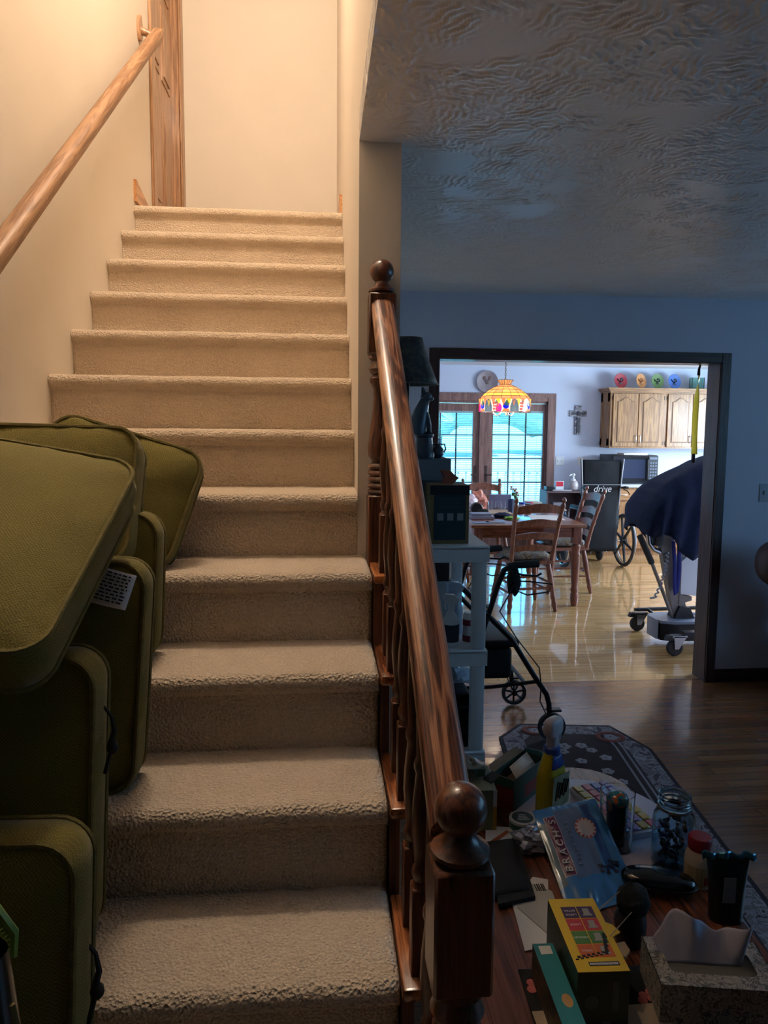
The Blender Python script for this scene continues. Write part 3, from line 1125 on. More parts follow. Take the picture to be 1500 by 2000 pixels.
CF = 9.02
def upper_cabinet(label, x0, x1, n, side=False):
    t = thing('wall_cabinet', label, 'cabinet', (x0, CF, 1.375), 0, 'oak wall cabinets above the counter')
    W_, H = x1 - x0, .765
    mb = MB()
    mb.box(0, W_, .0, YK - CF, 0, H - .0)
    if side:
        mb.box(-.004, 0, .03, .09, .03, H - .05)
        mb.box(-.004, 0, YK - CF - .06, YK - CF, .03, H - .05)
        mb.box(-.004, 0, .03, YK - CF, .03, .12)
        mb.box(-.004, 0, .03, YK - CF, H - .16, H - .05)
    mb.build('cabinet_body', 'kitchenoak', t)
    cm = MB()
    a = -.05 if side else 0
    for (z0, z1, o) in ((H - .045, H - .025, .012), (H - .025, H, .028), (H, H + .016, .044)):
        cm.box(a * o / .044 if side else 0, W_, -o, YK - CF, z0, z1)
    cm.build('crown_moulding', 'kitchenoak_x', t)
    dw = (W_ - .03 * 2 - .008 * (n - 1)) / n
    for i in range(n):
        dx = .03 + i * (dw + .008)
        dm = MB()
        dm.box(dx, dx + dw, -.020, 0, .02, H - .055, .003, 1)
        dd = dm.build('cabinet_door', 'kitchenoak', t)
        pm = MB()
        arch_panel(pm, dx + .052, dx + dw - .052, .075, H - .10, -.0195, .055, .003)
        pm.build('panel_groove', mat('oak_groove', '#6e4a2a', .5) if 'oak_groove' not in bpy.data.materials else bpy.data.materials['oak_groove'], dd)
        pm = MB()
        arch_panel(pm, dx + .064, dx + dw - .064, .087, H - .112, -.022, .052, .006)
        pm.build('raised_panel', 'kitchenoak', dd)
        hm = MB()
        pull(hm, dx + dw - .024 if i % 2 == 0 else dx + .024, -.02, .12)
        hm.build('handle', 'silver', dd)
        for zz in (.07, H - .11):
            xx = dx - .006 if i % 2 == 0 else dx + dw + .006
            MB().box(xx - .006, xx + .006, -.014, 0, zz - .024, zz + .024, .003, 1).build('hinge', 'blackmetal', dd)
    return t
upper_cabinet('oak wall cabinet with two arched doors above the microwave', 3.735, 4.475, 2, True)
upper_cabinet('oak wall cabinet with arched doors behind the yellow fly strip', 4.475, 5.215, 2)
upper_cabinet('oak wall cabinet hidden behind the right side of the opening', 5.215, 5.955, 2)

BF = 8.718
def base_cabinet(label, x0, x1):
    t = thing('base_cabinet', label, 'cabinet', (x0, BF, 0), 0, 'oak base cabinets under the counter')
    W_ = x1 - x0
    mb = MB()
    mb.box(0, W_, 0, YK - BF, .10, .885)
    mb.box(0, W_, .07, YK - BF, 0, .10)
    mb.build('cabinet_body', 'kitchenoak', t)
    dm = MB()
    dm.box(.03, W_ - .03, -.02, 0, .72, .865, .004, 1)
    dr = dm.build('drawer', 'kitchenoak_x', t)
    hm = MB()
    pull(hm, W_ / 2, -.02, .795, False)
    hm.build('handle', 'silver', dr)
    dm = MB()
    dm.box(.03, W_ - .03, -.02, 0, .135, .70, .004, 1)
    dr = dm.build('cabinet_door', 'kitchenoak', t)
    pm = MB()
    pm.box(.085, W_ - .085, -.027, -.019, .19, .645, .006, 1)
    pm.build('raised_panel', 'kitchenoak', dr)
    hm = MB()
    pull(hm, W_ - .055, -.02, .60)
    hm.build('handle', 'silver', dr)
    return t
base_cabinet('oak base cabinet behind the wheelchair back', 3.56, 4.06)
t = thing('drawer_cabinet', 'oak drawer cabinet right of the wheelchair wheel', 'cabinet', (4.06, BF, 0), 0, 'oak base cabinets under the counter')
MB().box(0, .5, 0, YK - BF, .10, .885).box(0, .5, .07, YK - BF, 0, .10).build('cabinet_body', 'kitchenoak', t)
for z0, z1 in ((.72, .865), (.535, .70), (.345, .515), (.135, .325)):
    dr = MB().box(.03, .47, -.02, 0, z0, z1, .004, 1).build('drawer', 'kitchenoak_x', t)
    hm = MB()
    pull(hm, .25, -.02, (z0 + z1) / 2, False)
    hm.build('handle', 'silver', dr)
base_cabinet('oak base cabinet behind the patient lift', 4.56, 5.06)
base_cabinet('oak base cabinet hidden behind the right jamb', 5.06, 5.56)
ct = thing('countertop', 'pale laminate countertop along the kitchen cabinets', 'countertop', (3.54, BF, .885))
MB().box(0, 2.05, -.03, YK - BF, 0, .037, .008, 2).build('worktop', mat('pale_laminate', '#c9ccd6', .3, var=.05, vscale=60), ct)
MB().box(0, 2.05, YK - BF - .02, YK - BF, .037, .13).build('backsplash', bpy.data.materials['pale_laminate'], ct)

mw = thing('microwave_oven', 'black countertop microwave with a window door', 'microwave', (3.70, 8.80, .923))
MB().box(0, .61, .02, .44, .012, .368, .008, 2).build('casing', 'black', mw)
d = MB().box(.004, .475, 0, .02, .018, .362, .006, 1).build('door', mat('glossy_black', '#0d0f14', .12, spec=.6), mw)
MB().box(.04, .435, -.003, .0, .075, .315, .002, 1).build('door_window', mat('smoked_window', '#1c2740', .08, spec=.8), d)
MB().tube([(.46, 0, .05), (.46, -.025, .07), (.46, -.025, .31), (.46, 0, .33)], .008, 8).build('handle', 'black', d)
p = MB().box(.478, .606, 0, .02, .018, .362, .004, 1).build('control_panel', 'black', mw)
mb = MB()
mb.box(.492, .592, -.002, 0, .315, .345)
for r_ in range(6):
    for q in range(3):
        mb.box(.495 + q * .034, .520 + q * .034, -.003, 0, .06 + r_ * .04, .084 + r_ * .04, .002, 1)
mb.build('keypad', mat('keypad_grey', '#5c6678', .4), p)
MB().box(.02, .59, .03, .40, 0, .012).build('feet', 'rubber', mw)
pp = MB().box(3.86, 4.18, 8.84, 9.05, 1.2915, 1.318, .004, 1).build('paper_stack', 'paper')
tag(pp, 'flat white stack of papers on top of the microwave', 'papers')

# plates and glass vase on top of the wall cabinets
def plate(label, x, col, motif):
    t = thing('display_plate', label, 'plate', (x, 9.17, 1.375 + .781 + .003), 0, 'coloured plates leaning on top of the wall cabinets')
    t.rotation_euler = (-.17, 0, .22)
    MB().lathe([(.001, 0), (.062, 0), (.075, -.008), (.098, -.016), (.099, -.012), (.075, .004), (.001, .008)], 30, (0, .0, .099), 'y').build('dish', mat(col + '_glaze', motif[0], .55, var=.08, spec=.3), t)
    mb = MB()
    mb.tube([(-.045, -.006, .13), (-.03, -.007, .10), (.0, -.007, .085), (.03, -.007, .095), (.045, -.006, .125)], [.004, .014, .02, .013, .004], 8, flat=.25)
    mb.ball((.02, -.006, .12), .022, .004, .02, 8, 6)
    mb.ball((.0, -.006, .065), .025, .004, .014, 8, 6)
    mb.build('rooster_motif', mat(col + '_motif', motif[1], .4), t)
    return t
plate('red plate on top of the wall cabinets', 3.925, 'red', ('#9c3a44', '#2d2432'))
plate('orange plate on top of the wall cabinets', 4.205, 'orange', ('#c08656', '#8a5530')).rotation_euler = (-.17, 0, .48)
plate('green plate on top of the wall cabinets', 4.43, 'green', ('#5f7a4d', '#22302a'))
plate('blue plate on top of the wall cabinets', 4.665, 'blue', ('#4668a8', '#1c2638'))
t = thing('glass_block_vase', 'square pale green glass vase on the cabinet tops behind the fly strip', 'vase', (4.965, 9.16, 1.375 + .781))
mb = MB()
for x0, x1, y0, y1 in ((-.085, .085, -.04, -.033), (-.085, .085, .033, .04), (-.085, -.078, -.033, .033), (.078, .085, -.033, .033)):
    mb.box(x0, x1, y0, y1, .006, .155)
mb.box(-.085, .085, -.04, .04, 0, .006)
mb.build('glass_walls', glass_mat('green_glass', '#b8d8cc', .05), t)

# ------------------------------------------------------------------ side table by the patio door, with its things
sb = thing('low_bookcase', 'small dark bookcase with open shelves right of the patio door', 'bookcase', (2.87, 8.86, 0))
mb = MB()
mb.box(0, .50, 0, .30, .80, .825, .003, 1)
mb.box(0, .02, .005, .30, 0, .80)
mb.box(.48, .50, .005, .30, 0, .80)
mb.box(.02, .48, .28, .30, .0, .80)
mb.box(.02, .48, .01, .28, .04, .06)
mb.build('case', mat('grey_brown_bookcase', '#5b474c', .5), sb)
MB().box(.02, .48, .01, .28, .43, .45).build('shelf', bpy.data.materials['grey_brown_bookcase'], sb)
tg = MB().box(2.92, 3.12, 8.88, 9.10, .4505, .585, .02, 2).build('storage_tub', mat('teal_plastic', '#0f6f9a', .4))
tag(tg, 'teal blue tub on the bookcase shelf', 'tub')
tg = MB().box(2.965, 3.085, 8.90, 9.08, .0605, .35, .006, 1).build('file_box', mat('dark_blue_box', '#253553', .5))
tag(tg, 'dark blue file box on the bottom of the low bookcase', 'box')
tg = MB().box(2.98, 3.10, 8.93, 9.05, .5855, .67, .004, 1).build('small_carton', mat('grey_carton', '#7c7c86', .7))
tag(tg, 'small grey carton on the teal tub in the bookcase', 'box')
t = thing('pump_jar', 'white patterned jar with a pump top on the low bookcase', 'dispenser', (3.245, 8.95, .826))
MB().lathe([(.04, 0), (.062, .02), (.068, .06), (.06, .10), (.05, .112), (.052, .125), (.03, .13)], 20).build('jar', patch_mat('speckled_pottery', ['#b9b0b0', '#a39a9e', '#c4bfc0'], 60, .4, .05), t)
mb = MB()
mb.lathe([(.03, .13), (.03, .15), (.012, .155), (.010, .19), (.022, .195), (.022, .215), (.01, .22)], 14)
mb.tube([(0, 0, .205), (-.04, -.01, .205), (-.055, -.01, .19)], .009, 8)
mb.build('pump', 'whiteplastic', t)
t = thing('gift_card_box', 'small white box with a bright red front on the low bookcase', 'box', (3.06, 8.93, .826))
MB().box(-.055, .055, 0, .05, 0, .12, .003, 1).build('carton', 'whiteplastic', t)
MB().box(-.046, .046, -.002, 0, .055, .115).build('red_panel', mat('red_label', '#c0263c', .4), t)
tag(MB().box(2.89, 2.99, 8.93, 9.06, .8255, .875, .006, 1).build('cassette_radio', 'black'), 'flat black gadget at the left end of the low bookcase', 'gadget')
tag(MB().box(2.95, 3.20, 8.862, 8.90, .8255, .842, .002, 1).build('pencil_box', 'greyplastic'), 'slim grey case at the front edge of the low bookcase', 'case')

# ------------------------------------------------------------------ hanging stained-glass lamp over the table
LX, LY, LZ = 1.812, 7.0, 1.795
tl = thing('stained_glass_lamp', 'glowing amber stained-glass lamp hanging over the dining table', 'pendant lamp', (LX, LY, LZ))
rings = [(.078, .305), (.050, .262), (.105, .238), (.155, .210), (.200, .176), (.232, .146), (.250, .118), (.257, -.007)]
NS = 16
amber = [stained('amber_glass_' + str(i), c_) for i, c_ in enumerate(('#f2a868', '#ef9a66', '#f2b46c', '#e88a60', '#f2c458'))]
mb = MB()
for i in range(len(rings) - 2):
    for j in range(NS):
        a0, a1 = 2 * PI * j / NS, 2 * PI * (j + 1) / NS
        (r0, z0), (r1, z1) = rings[i], rings[i + 1]
        mb.mi = 4 if i == 4 else ((i * 3 + j * 2) % 4 if i != 3 else (i + j) % 3)
        mb.add([(r0 * math.cos(a0), r0 * math.sin(a0), z0), (r0 * math.cos(a1), r0 * math.sin(a1), z0), (r1 * math.cos(a1), r1 * math.sin(a1), z1), (r1 * math.cos(a0), r1 * math.sin(a0), z1)], [(0, 1, 2, 3)])
sh = mb.build('lamp_shade', amber, tl, angle=5)
cols = {'pink': '#ff1fae', 'green': '#5f8a68', 'grey': '#6d8088', 'blue': '#1b2fe0', 'yellow': '#ffd34f', 'peach': '#ff9d68', 'white': '#f2e6dc', 'red': '#d6644e'}
gm = {k: stained('glass_' + k, v, .5) for k, v in cols.items()}
def skirt(name, key, polys):
    """pieces of the fruit border: polygons given as (angle, height) on the skirt"""
    m = MB()
    for pl in polys:
        n = len(pl)
        vs = []
        for off in (0, .003):
            for a, z in pl:
                r = .254 + .0 + off
                vs.append((r * math.cos(a), r * math.sin(a), z * 2.15 if z > 0 else z))
        m.add(vs, [list(range(n)), list(range(n, 2 * n))[::-1]] + [(q, q + n, (q + 1) % n + n, (q + 1) % n) for q in range(n)])
    return m.build(name, gm[key], sh, angle=30)
def blob(a, z, ra, rz, n=10, cut=None):
    return [(a + ra * math.cos(2 * PI * i / n), max(cut if cut is not None else -9, z + rz * math.sin(2 * PI * i / n))) for i in range(n)]
skirt('glass_border', 'peach', [[(2 * PI * j / 32, .055), (2 * PI * (j + .9) / 32, .055), (2 * PI * (j + .45) / 32, .022)] for j in range(0, 32, 2)])
skirt('glass_border', 'yellow', [[(2 * PI * j / 32, .055), (2 * PI * (j + .9) / 32, .055), (2 * PI * (j + .45) / 32, .018)] for j in range(1, 32, 2)])
pear, apple, blue, grape, leaf, base = [], [], [], [], [], []
for s_ in range(6):
    a = -PI / 2 + .12 + s_ * PI / 3
    pear.append([(a - .17, -.008), (a + .17, -.008), (a + .17, .02), (a + .10, .048), (a, .054), (a - .10, .048), (a - .17, .02)])
    apple.append(blob(a - .60, .012, .115, .022, 12))
    blue.append(blob(a - .33, .022, .12, .014, 9))
    leaf.append([(a - .42, .028), (a - .30, .052), (a - .20, .03), (a - .3, .022)])
    leaf.append([(a - .78, .030), (a - .70, .05), (a - .62, .034)])
    base.append([(a - .48, -.008), (a - .18, -.008), (a - .22, .008), (a - .40, .012)])
    for p in range(4):
        for q in range(4):
            if p + q < 6:
                grape.append(blob(a + .235 + .052 * p + .02 * (q % 2), .034 - .013 * q, .022, .0055, 7))
skirt('glass_pear', 'grey', pear)
skirt('glass_apple', 'pink', apple)
skirt('glass_plum', 'blue', blue)
skirt('glass_leaf', 'green', leaf)
skirt('glass_banana', 'peach', base)
skirt('glass_grape', 'red', grape)
m = MB()
m.lathe([(.2500, .118), (.2532, -.006), (.2515, -.006), (.2480, .118), (.2500, .118)], 48)
m.build('glass_ground', gm['white'], sh)
m = MB()
for i, (r, z) in enumerate(rings[:-1]):
    m.tube([((r + .001) * math.cos(2 * PI * j / 32), (r + .001) * math.sin(2 * PI * j / 32), z) for j in range(32)], .0022, 5, closed=True)
for j in range(NS):
    a = 2 * PI * j / NS
    m.tube([((r + .001) * math.cos(a), (r + .001) * math.sin(a), z) for r, z in rings[:-1]], .002, 5)
m.tube([(.256 * math.cos(2 * PI * j / 32), .256 * math.sin(2 * PI * j / 32), -.007) for j in range(32)], .003, 5, closed=True)
m.build('leading', mat('lead_came', '#3a2a22', .5, .3), sh)
ch = MB()
z = .29
while z < CZ - LZ - .03:
    ch.tube([(.008 * math.cos(t) if int(z * 1000) % 2 else 0, 0 if int(z * 1000) % 2 else .008 * math.cos(t), z + .016 * math.sin(t)) for t in [2 * PI * i / 8 for i in range(8)]], .0022, 5, closed=True)
    z += .023
ch.build('chain', mat('brass_chain', '#7a6a55', .35, .8), tl)
m = MB()
m.lathe([(.055, CZ - LZ), (.055, CZ - LZ - .012), (.02, CZ - LZ - .03)], 20)
m.build('ceiling_rose', 'steel', tl)
m = MB()
m.lathe([(.012, .29), (.014, .10), (.03, .09), (.03, .05), (.012, .03)], 12)
for q in range(3):
    a = q * 2.1 + .5
    pts = [(.02, .06), (.05, -.03), (.085, -.045), (.12, -.02), (.115, .02)]
    m.tube([(r * math.cos(a), r * math.sin(a), z) for r, z in pts], .007, 8)
m.build('lamp_arm', mat('white_glass_arm', '#e9e2dc', .25), tl)
for q in range(3):
    a = q * 2.1 + .5
    MB().ball((.112 * math.cos(a), .112 * math.sin(a), .045), .02, .02, .028, 10, 8).build('bulb', mat('bulb', '#ffe2b0', .4) if q == 0 else bpy.data.materials['bulb'], tl)
bb = bpy.data.materials['bulb'].node_tree.nodes['Principled BSDF']
bb.inputs['Emission Color'].default_value = srgb('#ffcf8a')
bb.inputs['Emission Strength'].default_value = 6
lamp('pendant_bulb_light', 'POINT', (LX, LY, LZ + .04), 5.5, (1, .74, .48), shadow_soft_size=.05)

# ------------------------------------------------------------------ dining table and chairs
TX0, TX1, TY0, TY1, TZ = 1.33, 2.40, 6.21, 7.80, .765
tb = thing('dining_table', 'red-brown farmhouse dining table with turned legs under the stained-glass lamp', 'table', ((TX0 + TX1) / 2, (TY0 + TY1) / 2, 0))
hx, hy = (TX1 - TX0) / 2, (TY1 - TY0) / 2
MB().box(-hx, hx, -hy, hy, TZ - .03, TZ, .010, 2).build('tabletop', 'tablewood', tb)
MB().box(-hx + .06, hx - .06, -hy + .06, -hy + .085, TZ - .125, TZ - .03).box(-hx + .06, hx - .06, hy - .085, hy - .06, TZ - .125, TZ - .03).box(-hx + .06, -hx + .085, -hy + .06, hy - .06, TZ - .125, TZ - .03).box(hx - .085, hx - .06, -hy + .06, hy - .06, TZ - .125, TZ - .03).build('apron', 'tablewood', tb)
for sx in (-1, 1):
    for sy in (-1, 1):
        x, y = sx * (hx - .075), sy * (hy - .075)
        m = MB()
        m.box(x - .040, x + .040, y - .040, y + .040, .58, TZ - .03, .004, 1)
        m.lathe([(.026, .0), (.034, .03), (.038, .07), (.036, .11), (.030, .125), (.037, .14), (.037, .155), (.030, .17), (.036, .30), (.040, .42), (.037, .455), (.041, .47), (.041, .485), (.035, .50), (.038, .53), (.042, .56), (.030, .575), (.030, .59)], 18, (x, y, 0))
        m.build('leg', 'chairwood', tb)

def ladder_chair(label, loc, rz, pad=True):
    """ladder-back chair, sitter faces +y"""
    t = thing('ladderback_chair', label, 'chair', loc, rz, 'ladder-back dining chairs around the table')
    m = MB()
    m.T = Matrix.Translation((0, 0, .445))
    out = [(-.195, -.20), (.195, -.20), (.225, .18), (.19, .215), (-.19, .215), (-.225, .18)]
    m.prism(out, -.014, .014, 'xy')
    m.build('seat', 'chairwood', t)
    lean = .135
    for s_ in (-1, 1):
        x0 = s_ * .205
        pts = [(x0 * .93, -.175, .455), (x0, -.205, .60), (x0 * 1.02, -.255, .80), (x0 * 1.05, -.175 - lean - .01, 1.0)]
        fin = []
        m = MB()
        L = 26
        prev = []
        rad = []
        for i in range(L + 1):
            u = i / L
            z = .455 + (1.035 - .455) * u
            x = s_ * (.19 + .03 * u)
            y = -.175 - .02 * u - .14 * u ** 1.3
            prev.append((x, y, z))
            r = .019
            for rk in (.16, .42, .66, .86):
                if abs(u - rk) < .025:
                    r = .0235
            if u > .90:
                r = .011 if u < .925 else (.017 if u < .95 else (.020 if u < .985 else .010))
            rad.append(r)
        m.tube(prev, rad, 10)
        m.build('back_post', 'chairwood', t)
    for u, hgt in ((.20, .066), (.385, .075), (.585, .082), (.81, .096)):
        z = .455 + .58 * u
        y = -.175 - .02 * u - .14 * u ** 1.3
        w_ = .19 + .03 * u
        m = MB()
        top, bot = [], []
        for i in range(13):
            q = -1 + 2 * i / 12
            top.append((q * w_, z + hgt * (.28 + .38 * math.cos(q * PI / 2) ** 1.0)))
            bot.append((q * w_, z - hgt * (.40 - .22 * math.cos(q * PI / 2))))
        vs, fs = [], []
        for k_, off in enumerate((-.006, .006)):
            for (x, zz) in top + bot:
                yy = y - .028 * (1 - (x / w_) ** 2) + off - (zz - z) * .27
                vs.append((x, yy, zz))
        n = 13
        for i in range(n - 1):
            fs.append((i, i + 1, n + i + 1, n + i))
            fs.append((2 * n + i, 3 * n + i, 3 * n + i + 1, 2 * n + i + 1))
            fs.append((i, 2 * n + i, 2 * n + i + 1, i + 1))
            fs.append((n + i, n + i + 1, 3 * n + i + 1, 3 * n + i))
        m.add(vs, fs).build('back_slat', 'chairwood', t)
    for sx in (-1, 1):
        for sy in (-1, 1):
            a = V((sx * .165, sy * .15, .44))
            b = V((sx * .22, sy * .22, 0))
            pts, rad = [], []
            for i in range(15):
                u = i / 14
                pts.append(a.lerp(b, u))
                rad.append(.019 + .007 * math.sin(PI * min(u / .6, 1)) if u < .62 else (.0195 if u < .70 else (.025 if u < .78 else (.019 if u < .84 else (.026 if u < .92 else .018)))))
            MB().tube(pts, rad, 10).build('leg', 'chairwood', t)
    for z, f in ((.17, 1), (.25, 1)):
        for sx in (-1, 1):
            x = sx * (.22 - .055 * z / .44)
            y = .22 - .07 * z / .44
            MB().tube([(x, -y, z), (x, -y * .4, z), (x, 0, z), (x, y * .4, z), (x, y, z)], [.008, .010, .013, .010, .008], 8).build('stretcher', 'chairwood', t)
    for y_, z in ((.16, .24), (-.185, .21)):
        q = .19
        pts = [(-q + 2 * q * i / 16, y_, z) for i in range(17)]
        MB().tube(pts, [.008 if i < 3 or i > 13 else (.0155 if i % 2 else .010) for i in range(17)], 8).build('stretcher', 'chairwood', t)
    if pad:
        m = MB()
        def f(u, v):
            a, b = 2 * PI * u, v
            rr = [0, .55, .85, 1.0, 1.0, .85, .5, 0][int(round(v * 7))]
            zz = [.461, .461, .463, .480, .505, .528, .536, .530][int(round(v * 7))]
            sq = 1 / max(abs(math.cos(a)), abs(math.sin(a))) ** .75
            x, y = .190 * rr * sq * math.cos(a), .01 + .190 * rr * sq * math.sin(a)
            return (x, y, zz + (.012 * math.sin(x * 38) * math.cos(y * 34) + .008 * noise.noise((x * 12, y * 12, loc[0]))) * (1 if zz > .48 else 0))
        m.grid(f, 36, 8, cu=True)
        m.build('seat_pad', 'floral', t, angle=80)
    return t
ladder_chair('ladder-back chair with its back to us at the near end of the table', (1.835, 6.27, 0), .12)
ladder_chair('ladder-back chair facing left at the right side of the table by the wheelchair', (2.435, 6.96, 0), PI / 2 + .03)
ladder_chair('ladder-back chair at the far end of the table in front of the patio door', (1.86, 7.86, 0), PI)
ladder_chair('ladder-back chair on the left side of the table behind the white shelf', (1.33, 7.1, 0), -PI / 2)

# things on the dining table
def on(name, label, cat, mb, m, group=None, angle=38):
    return tag(mb.build(name, m, angle=angle), label, cat, group)
def crumple(c, rx, ry, rz, seed, amp=.25, n=18, k=12, flat=None):
    m = MB()
    vs, fs = [], []
    for i in range(k + 1):
        p = PI * i / k
        for j in range(n):
            t = 2 * PI * j / n
            d = (math.sin(p) * math.cos(t), math.sin(p) * math.sin(t), math.cos(p))
            f_ = 1 + amp * noise.noise((d[0] * 2.3 + seed, d[1] * 2.3, d[2] * 2.3 + seed)) + amp * .5 * noise.noise((d[0] * 6 + seed, d[1] * 6, d[2] * 6))
            z = c[2] + rz * d[2] * f_
            vs.append((c[0] + rx * d[0] * f_, c[1] + ry * d[1] * f_, max(z, flat) if flat is not None else z))
    for i in range(k):
        for j in range(n):
            fs.append((i * n + j, (i + 1) * n + j, (i + 1) * n + (j + 1) % n, i * n + (j + 1) % n))
    return m.add(vs, fs)
Z = TZ + .0005
def film(name, col, rough=.25):
    return mat(name, col, rough, var=.1, vscale=20, spec=.6)
on('plastic_bag', 'crumpled white plastic shopping bag on the left of the dining table', 'bag', crumple((1.50, 7.22, Z + .085), .09, .10, .10, 1.3, .5, flat=Z), film('white_film', '#d9c9d4'), angle=25)
on('orange_bag', 'crumpled orange paper bag beside the white shopping bag', 'bag', crumple((1.635, 7.27, Z + .095), .075, .07, .115, 4.1, .5, flat=Z), film('orange_film', '#d98d78', .5), angle=20)
t = thing('portable_speaker', 'round black gadget at the near left of the dining table', 'gadget', (1.545, 6.98, Z))
MB().lathe([(.05, -.03), (.06, -.02), (.06, .02), (.05, .03)], 22, (0, 0, .062), 'y').build('dial', 'black', t)
MB().box(-.01, .115, -.05, .03, 0, .055, .02, 2).build('body', 'blackmatte', t)
on('newspaper', 'folded newspaper lying in the middle of the dining table', 'newspaper', MB().prism([(1.60, 6.98), (1.90, 6.90), (1.93, 7.28), (1.66, 7.34)], Z, Z + .012, 'xy'), mat('newsprint', '#b9a795', .8, var=.1, vscale=60))
tag(crumple((1.74, 6.72, Z + .02), .085, .05, .028, 8.8, .4, flat=Z).build('cloth_pouch', 'navy', angle=70), 'blue cloth pouch near the front edge of the dining table', 'pouch')
on('green_cloth', 'bright green cloth tucked beside the blue pouch', 'cloth', crumple((1.80, 6.58, Z + .012), .07, .05, .018, 2.2, .5, flat=Z), mat('bright_green_cloth', '#7fae4a', .8))
for i, (x, y, w_, h_, r_, lab) in enumerate(((1.46, 6.37, .16, .11, .1, 'grey place card at the near left corner of the dining table'), (1.59, 6.40, .17, .10, -.15, 'brown photo card second from the corner of the dining table'))):
    m = MB()
    m.T = Matrix.Translation((x, y, Z)) @ Matrix.Rotation(r_, 4, 'Z')
    m.box(-w_ / 2, w_ / 2, -h_ / 2, h_ / 2, 0, .004)
    on('flat_card', lab, 'card', m, mat('card_%d' % i, ('#6d7488', '#7a6762')[i], .5))
on('paper_sheet', 'large white paper sheet at the near right of the dining table', 'paper', MB().prism([(1.98, 6.52), (2.30, 6.50), (2.33, 6.86), (2.05, 6.90)], Z, Z + .002, 'xy'), 'paper')
for i, (x, y, w_, d_, h_, c_, lab) in enumerate(((1.52, 6.68, .22, .17, .03, '#8f8794', 'bottom book of the two at the left of the dining table'),)):
    on('book', lab, 'book', MB().box(x - w_ / 2, x + w_ / 2, y - d_ / 2, y + d_ / 2, Z, Z + h_, .003, 1), mat('book_cover', c_, .6))
on('book', 'upper grey book lying on the other at the left of the dining table', 'book', MB().box(1.42, 1.61, 6.60, 6.75, Z + .0305, Z + .052, .003, 1), mat('book_cover_grey', '#77798a', .6))
for i in range(4):
    x, y = 1.755 + .05 * i, 7.28 + .03 * (i % 2)
    t = thing('drinking_glass', 'clear tumbler in the row at the middle of the dining table', 'glass', (x, y, Z), 0, 'clear tumblers on the dining table')
    MB().lathe([(.019, 0), (.024, .10), (.0225, .10), (.018, .004)], 14).build('tumbler', 'clear', t)
on('marker_cup', 'tall dark blue cup beside the tumblers on the dining table', 'cup', MB().lathe([(.028, 0), (.032, .14), (.029, .14), (.026, .01)], 14, (1.925, 7.10, Z)), mat('dark_blue_cup', '#2b3a5c', .4))
on('napkin_holder', 'upright lavender panel standing behind the tumblers', 'panel', MB().box(1.80, 2.04, 7.50, 7.53, Z, Z + .15, .005, 1), mat('lavender_board', '#77789a', .6))
t = thing('flower_vase', 'little vase of pink and white flowers on the dining table', 'vase', (2.06, 7.42, Z))
MB().lathe([(.025, 0), (.035, .03), (.03, .07), (.018, .09), (.022, .10)], 14).build('vase', 'clear', t)
m, m2, m3 = MB(), MB(), MB()
for i in range(11):
    a, r, h_ = random.uniform(0, 2 * PI), random.uniform(.01, .06), random.uniform(.13, .24)
    p = (r * math.cos(a), r * math.sin(a), h_)
    m.tube([(0, 0, .05), (p[0] * .4, p[1] * .4, h_ * .7), p], .0022, 5)
    m.ball((p[0] * .6, p[1] * .6, h_ * .7), .016, .006, .012, 7, 5)
    (m2 if i % 3 else m3).ball(p, .014, .014, .011, 8, 6)
m.build('stem', mat('leaf_green', '#4f7a4a', .6), t)
m2.build('blossom', mat('pink_petal', '#b06a6a', .6), t)
m3.build('blossom', mat('white_petal', '#d8d2cc', .6), t)
for x, y, c_, c2, lab in ((2.10, 7.30, '#c9c3cc', '#2b4fae', 'small white pot with a blue lid near the flower vase'), (2.19, 7.32, '#c58c96', '#b4314a', 'pink lidded pot right of the blue lidded one'), (2.13, 7.17, '#7d6a72', '#4a3a44', 'small dark pot in front of the other pots')):
    t = thing('small_pot', lab, 'pot', (x, y, Z), 0, 'small pots on the dining table')
    MB().lathe([(.032, 0), (.036, .02), (.036, .06), (.03, .066)], 16).build('pot', mat('pot_' + c_[1:], c_, .4), t)
    MB().lathe([(.034, .066), (.034, .084), (.03, .088)], 16).build('lid', mat('lid_' + c2[1:], c2, .4), t)
for i in range(3):
    on('folded_towel', ('bottom', 'middle', 'top')[i] + ' folded cloth of the pale pile at the far right of the dining table', 'cloth', MB().box(2.20 + .01 * i, 2.39 - .005 * i, 7.50, 7.68, Z + .022 * i, Z + .022 * i + .0215, .009, 2), mat('cloth_%d' % i, ('#8a93a2', '#a3a3a8', '#b7b3a2')[i], .8), 'folded cloths on the dining table')
# ------------------------------------------------------------------ outside, seen through the patio doors
struct(MB().box(-25, 30, YK + .14, 60, -.4, -.3).build('lawn', mat('lawn_grass', '#a9bb9c', .9, var=.25, vscale=.6)), 'lawn beyond the patio doors')
struct(MB().box(-2, 9, YK + .14, 13.2, -.3, -.06).build('deck', mat('pale_deck', '#b9b3a6', .8, var=.1, vscale=3)))
for i, (x, y, r, h, lab) in enumerate(((7.5, 46, 3.6, 5.6, 'rounded leafy tree far back on the lawn seen through the left patio door'), (16.2, 50, 4.4, 6.8, 'broad leafy tree far back on the lawn seen through the right patio door'))):
    t = thing('garden_tree', lab, 'tree', (x, y, -.3), 0, 'trees beyond the lawn')
    MB().tube([(0, 0, 0), (.1, 0, h * .3), (0, .1, h * .6)], [.28, .22, .14], 8).build('trunk', 'darkwood_z', t)
    crumple((0, 0, h * .62), r, r, h * .36, i * 3.3 + .7, .5, 22, 14).build('crown', mat('tree_leaves_%d' % i, ('#9dbcae', '#a6c4b4')[i], .9, var=.3, vscale=2), t, angle=80)
t = thing('deck_railing', 'pale deck railing outside the patio doors', 'railing', (3.0, 13.0, -.06))
m = MB()
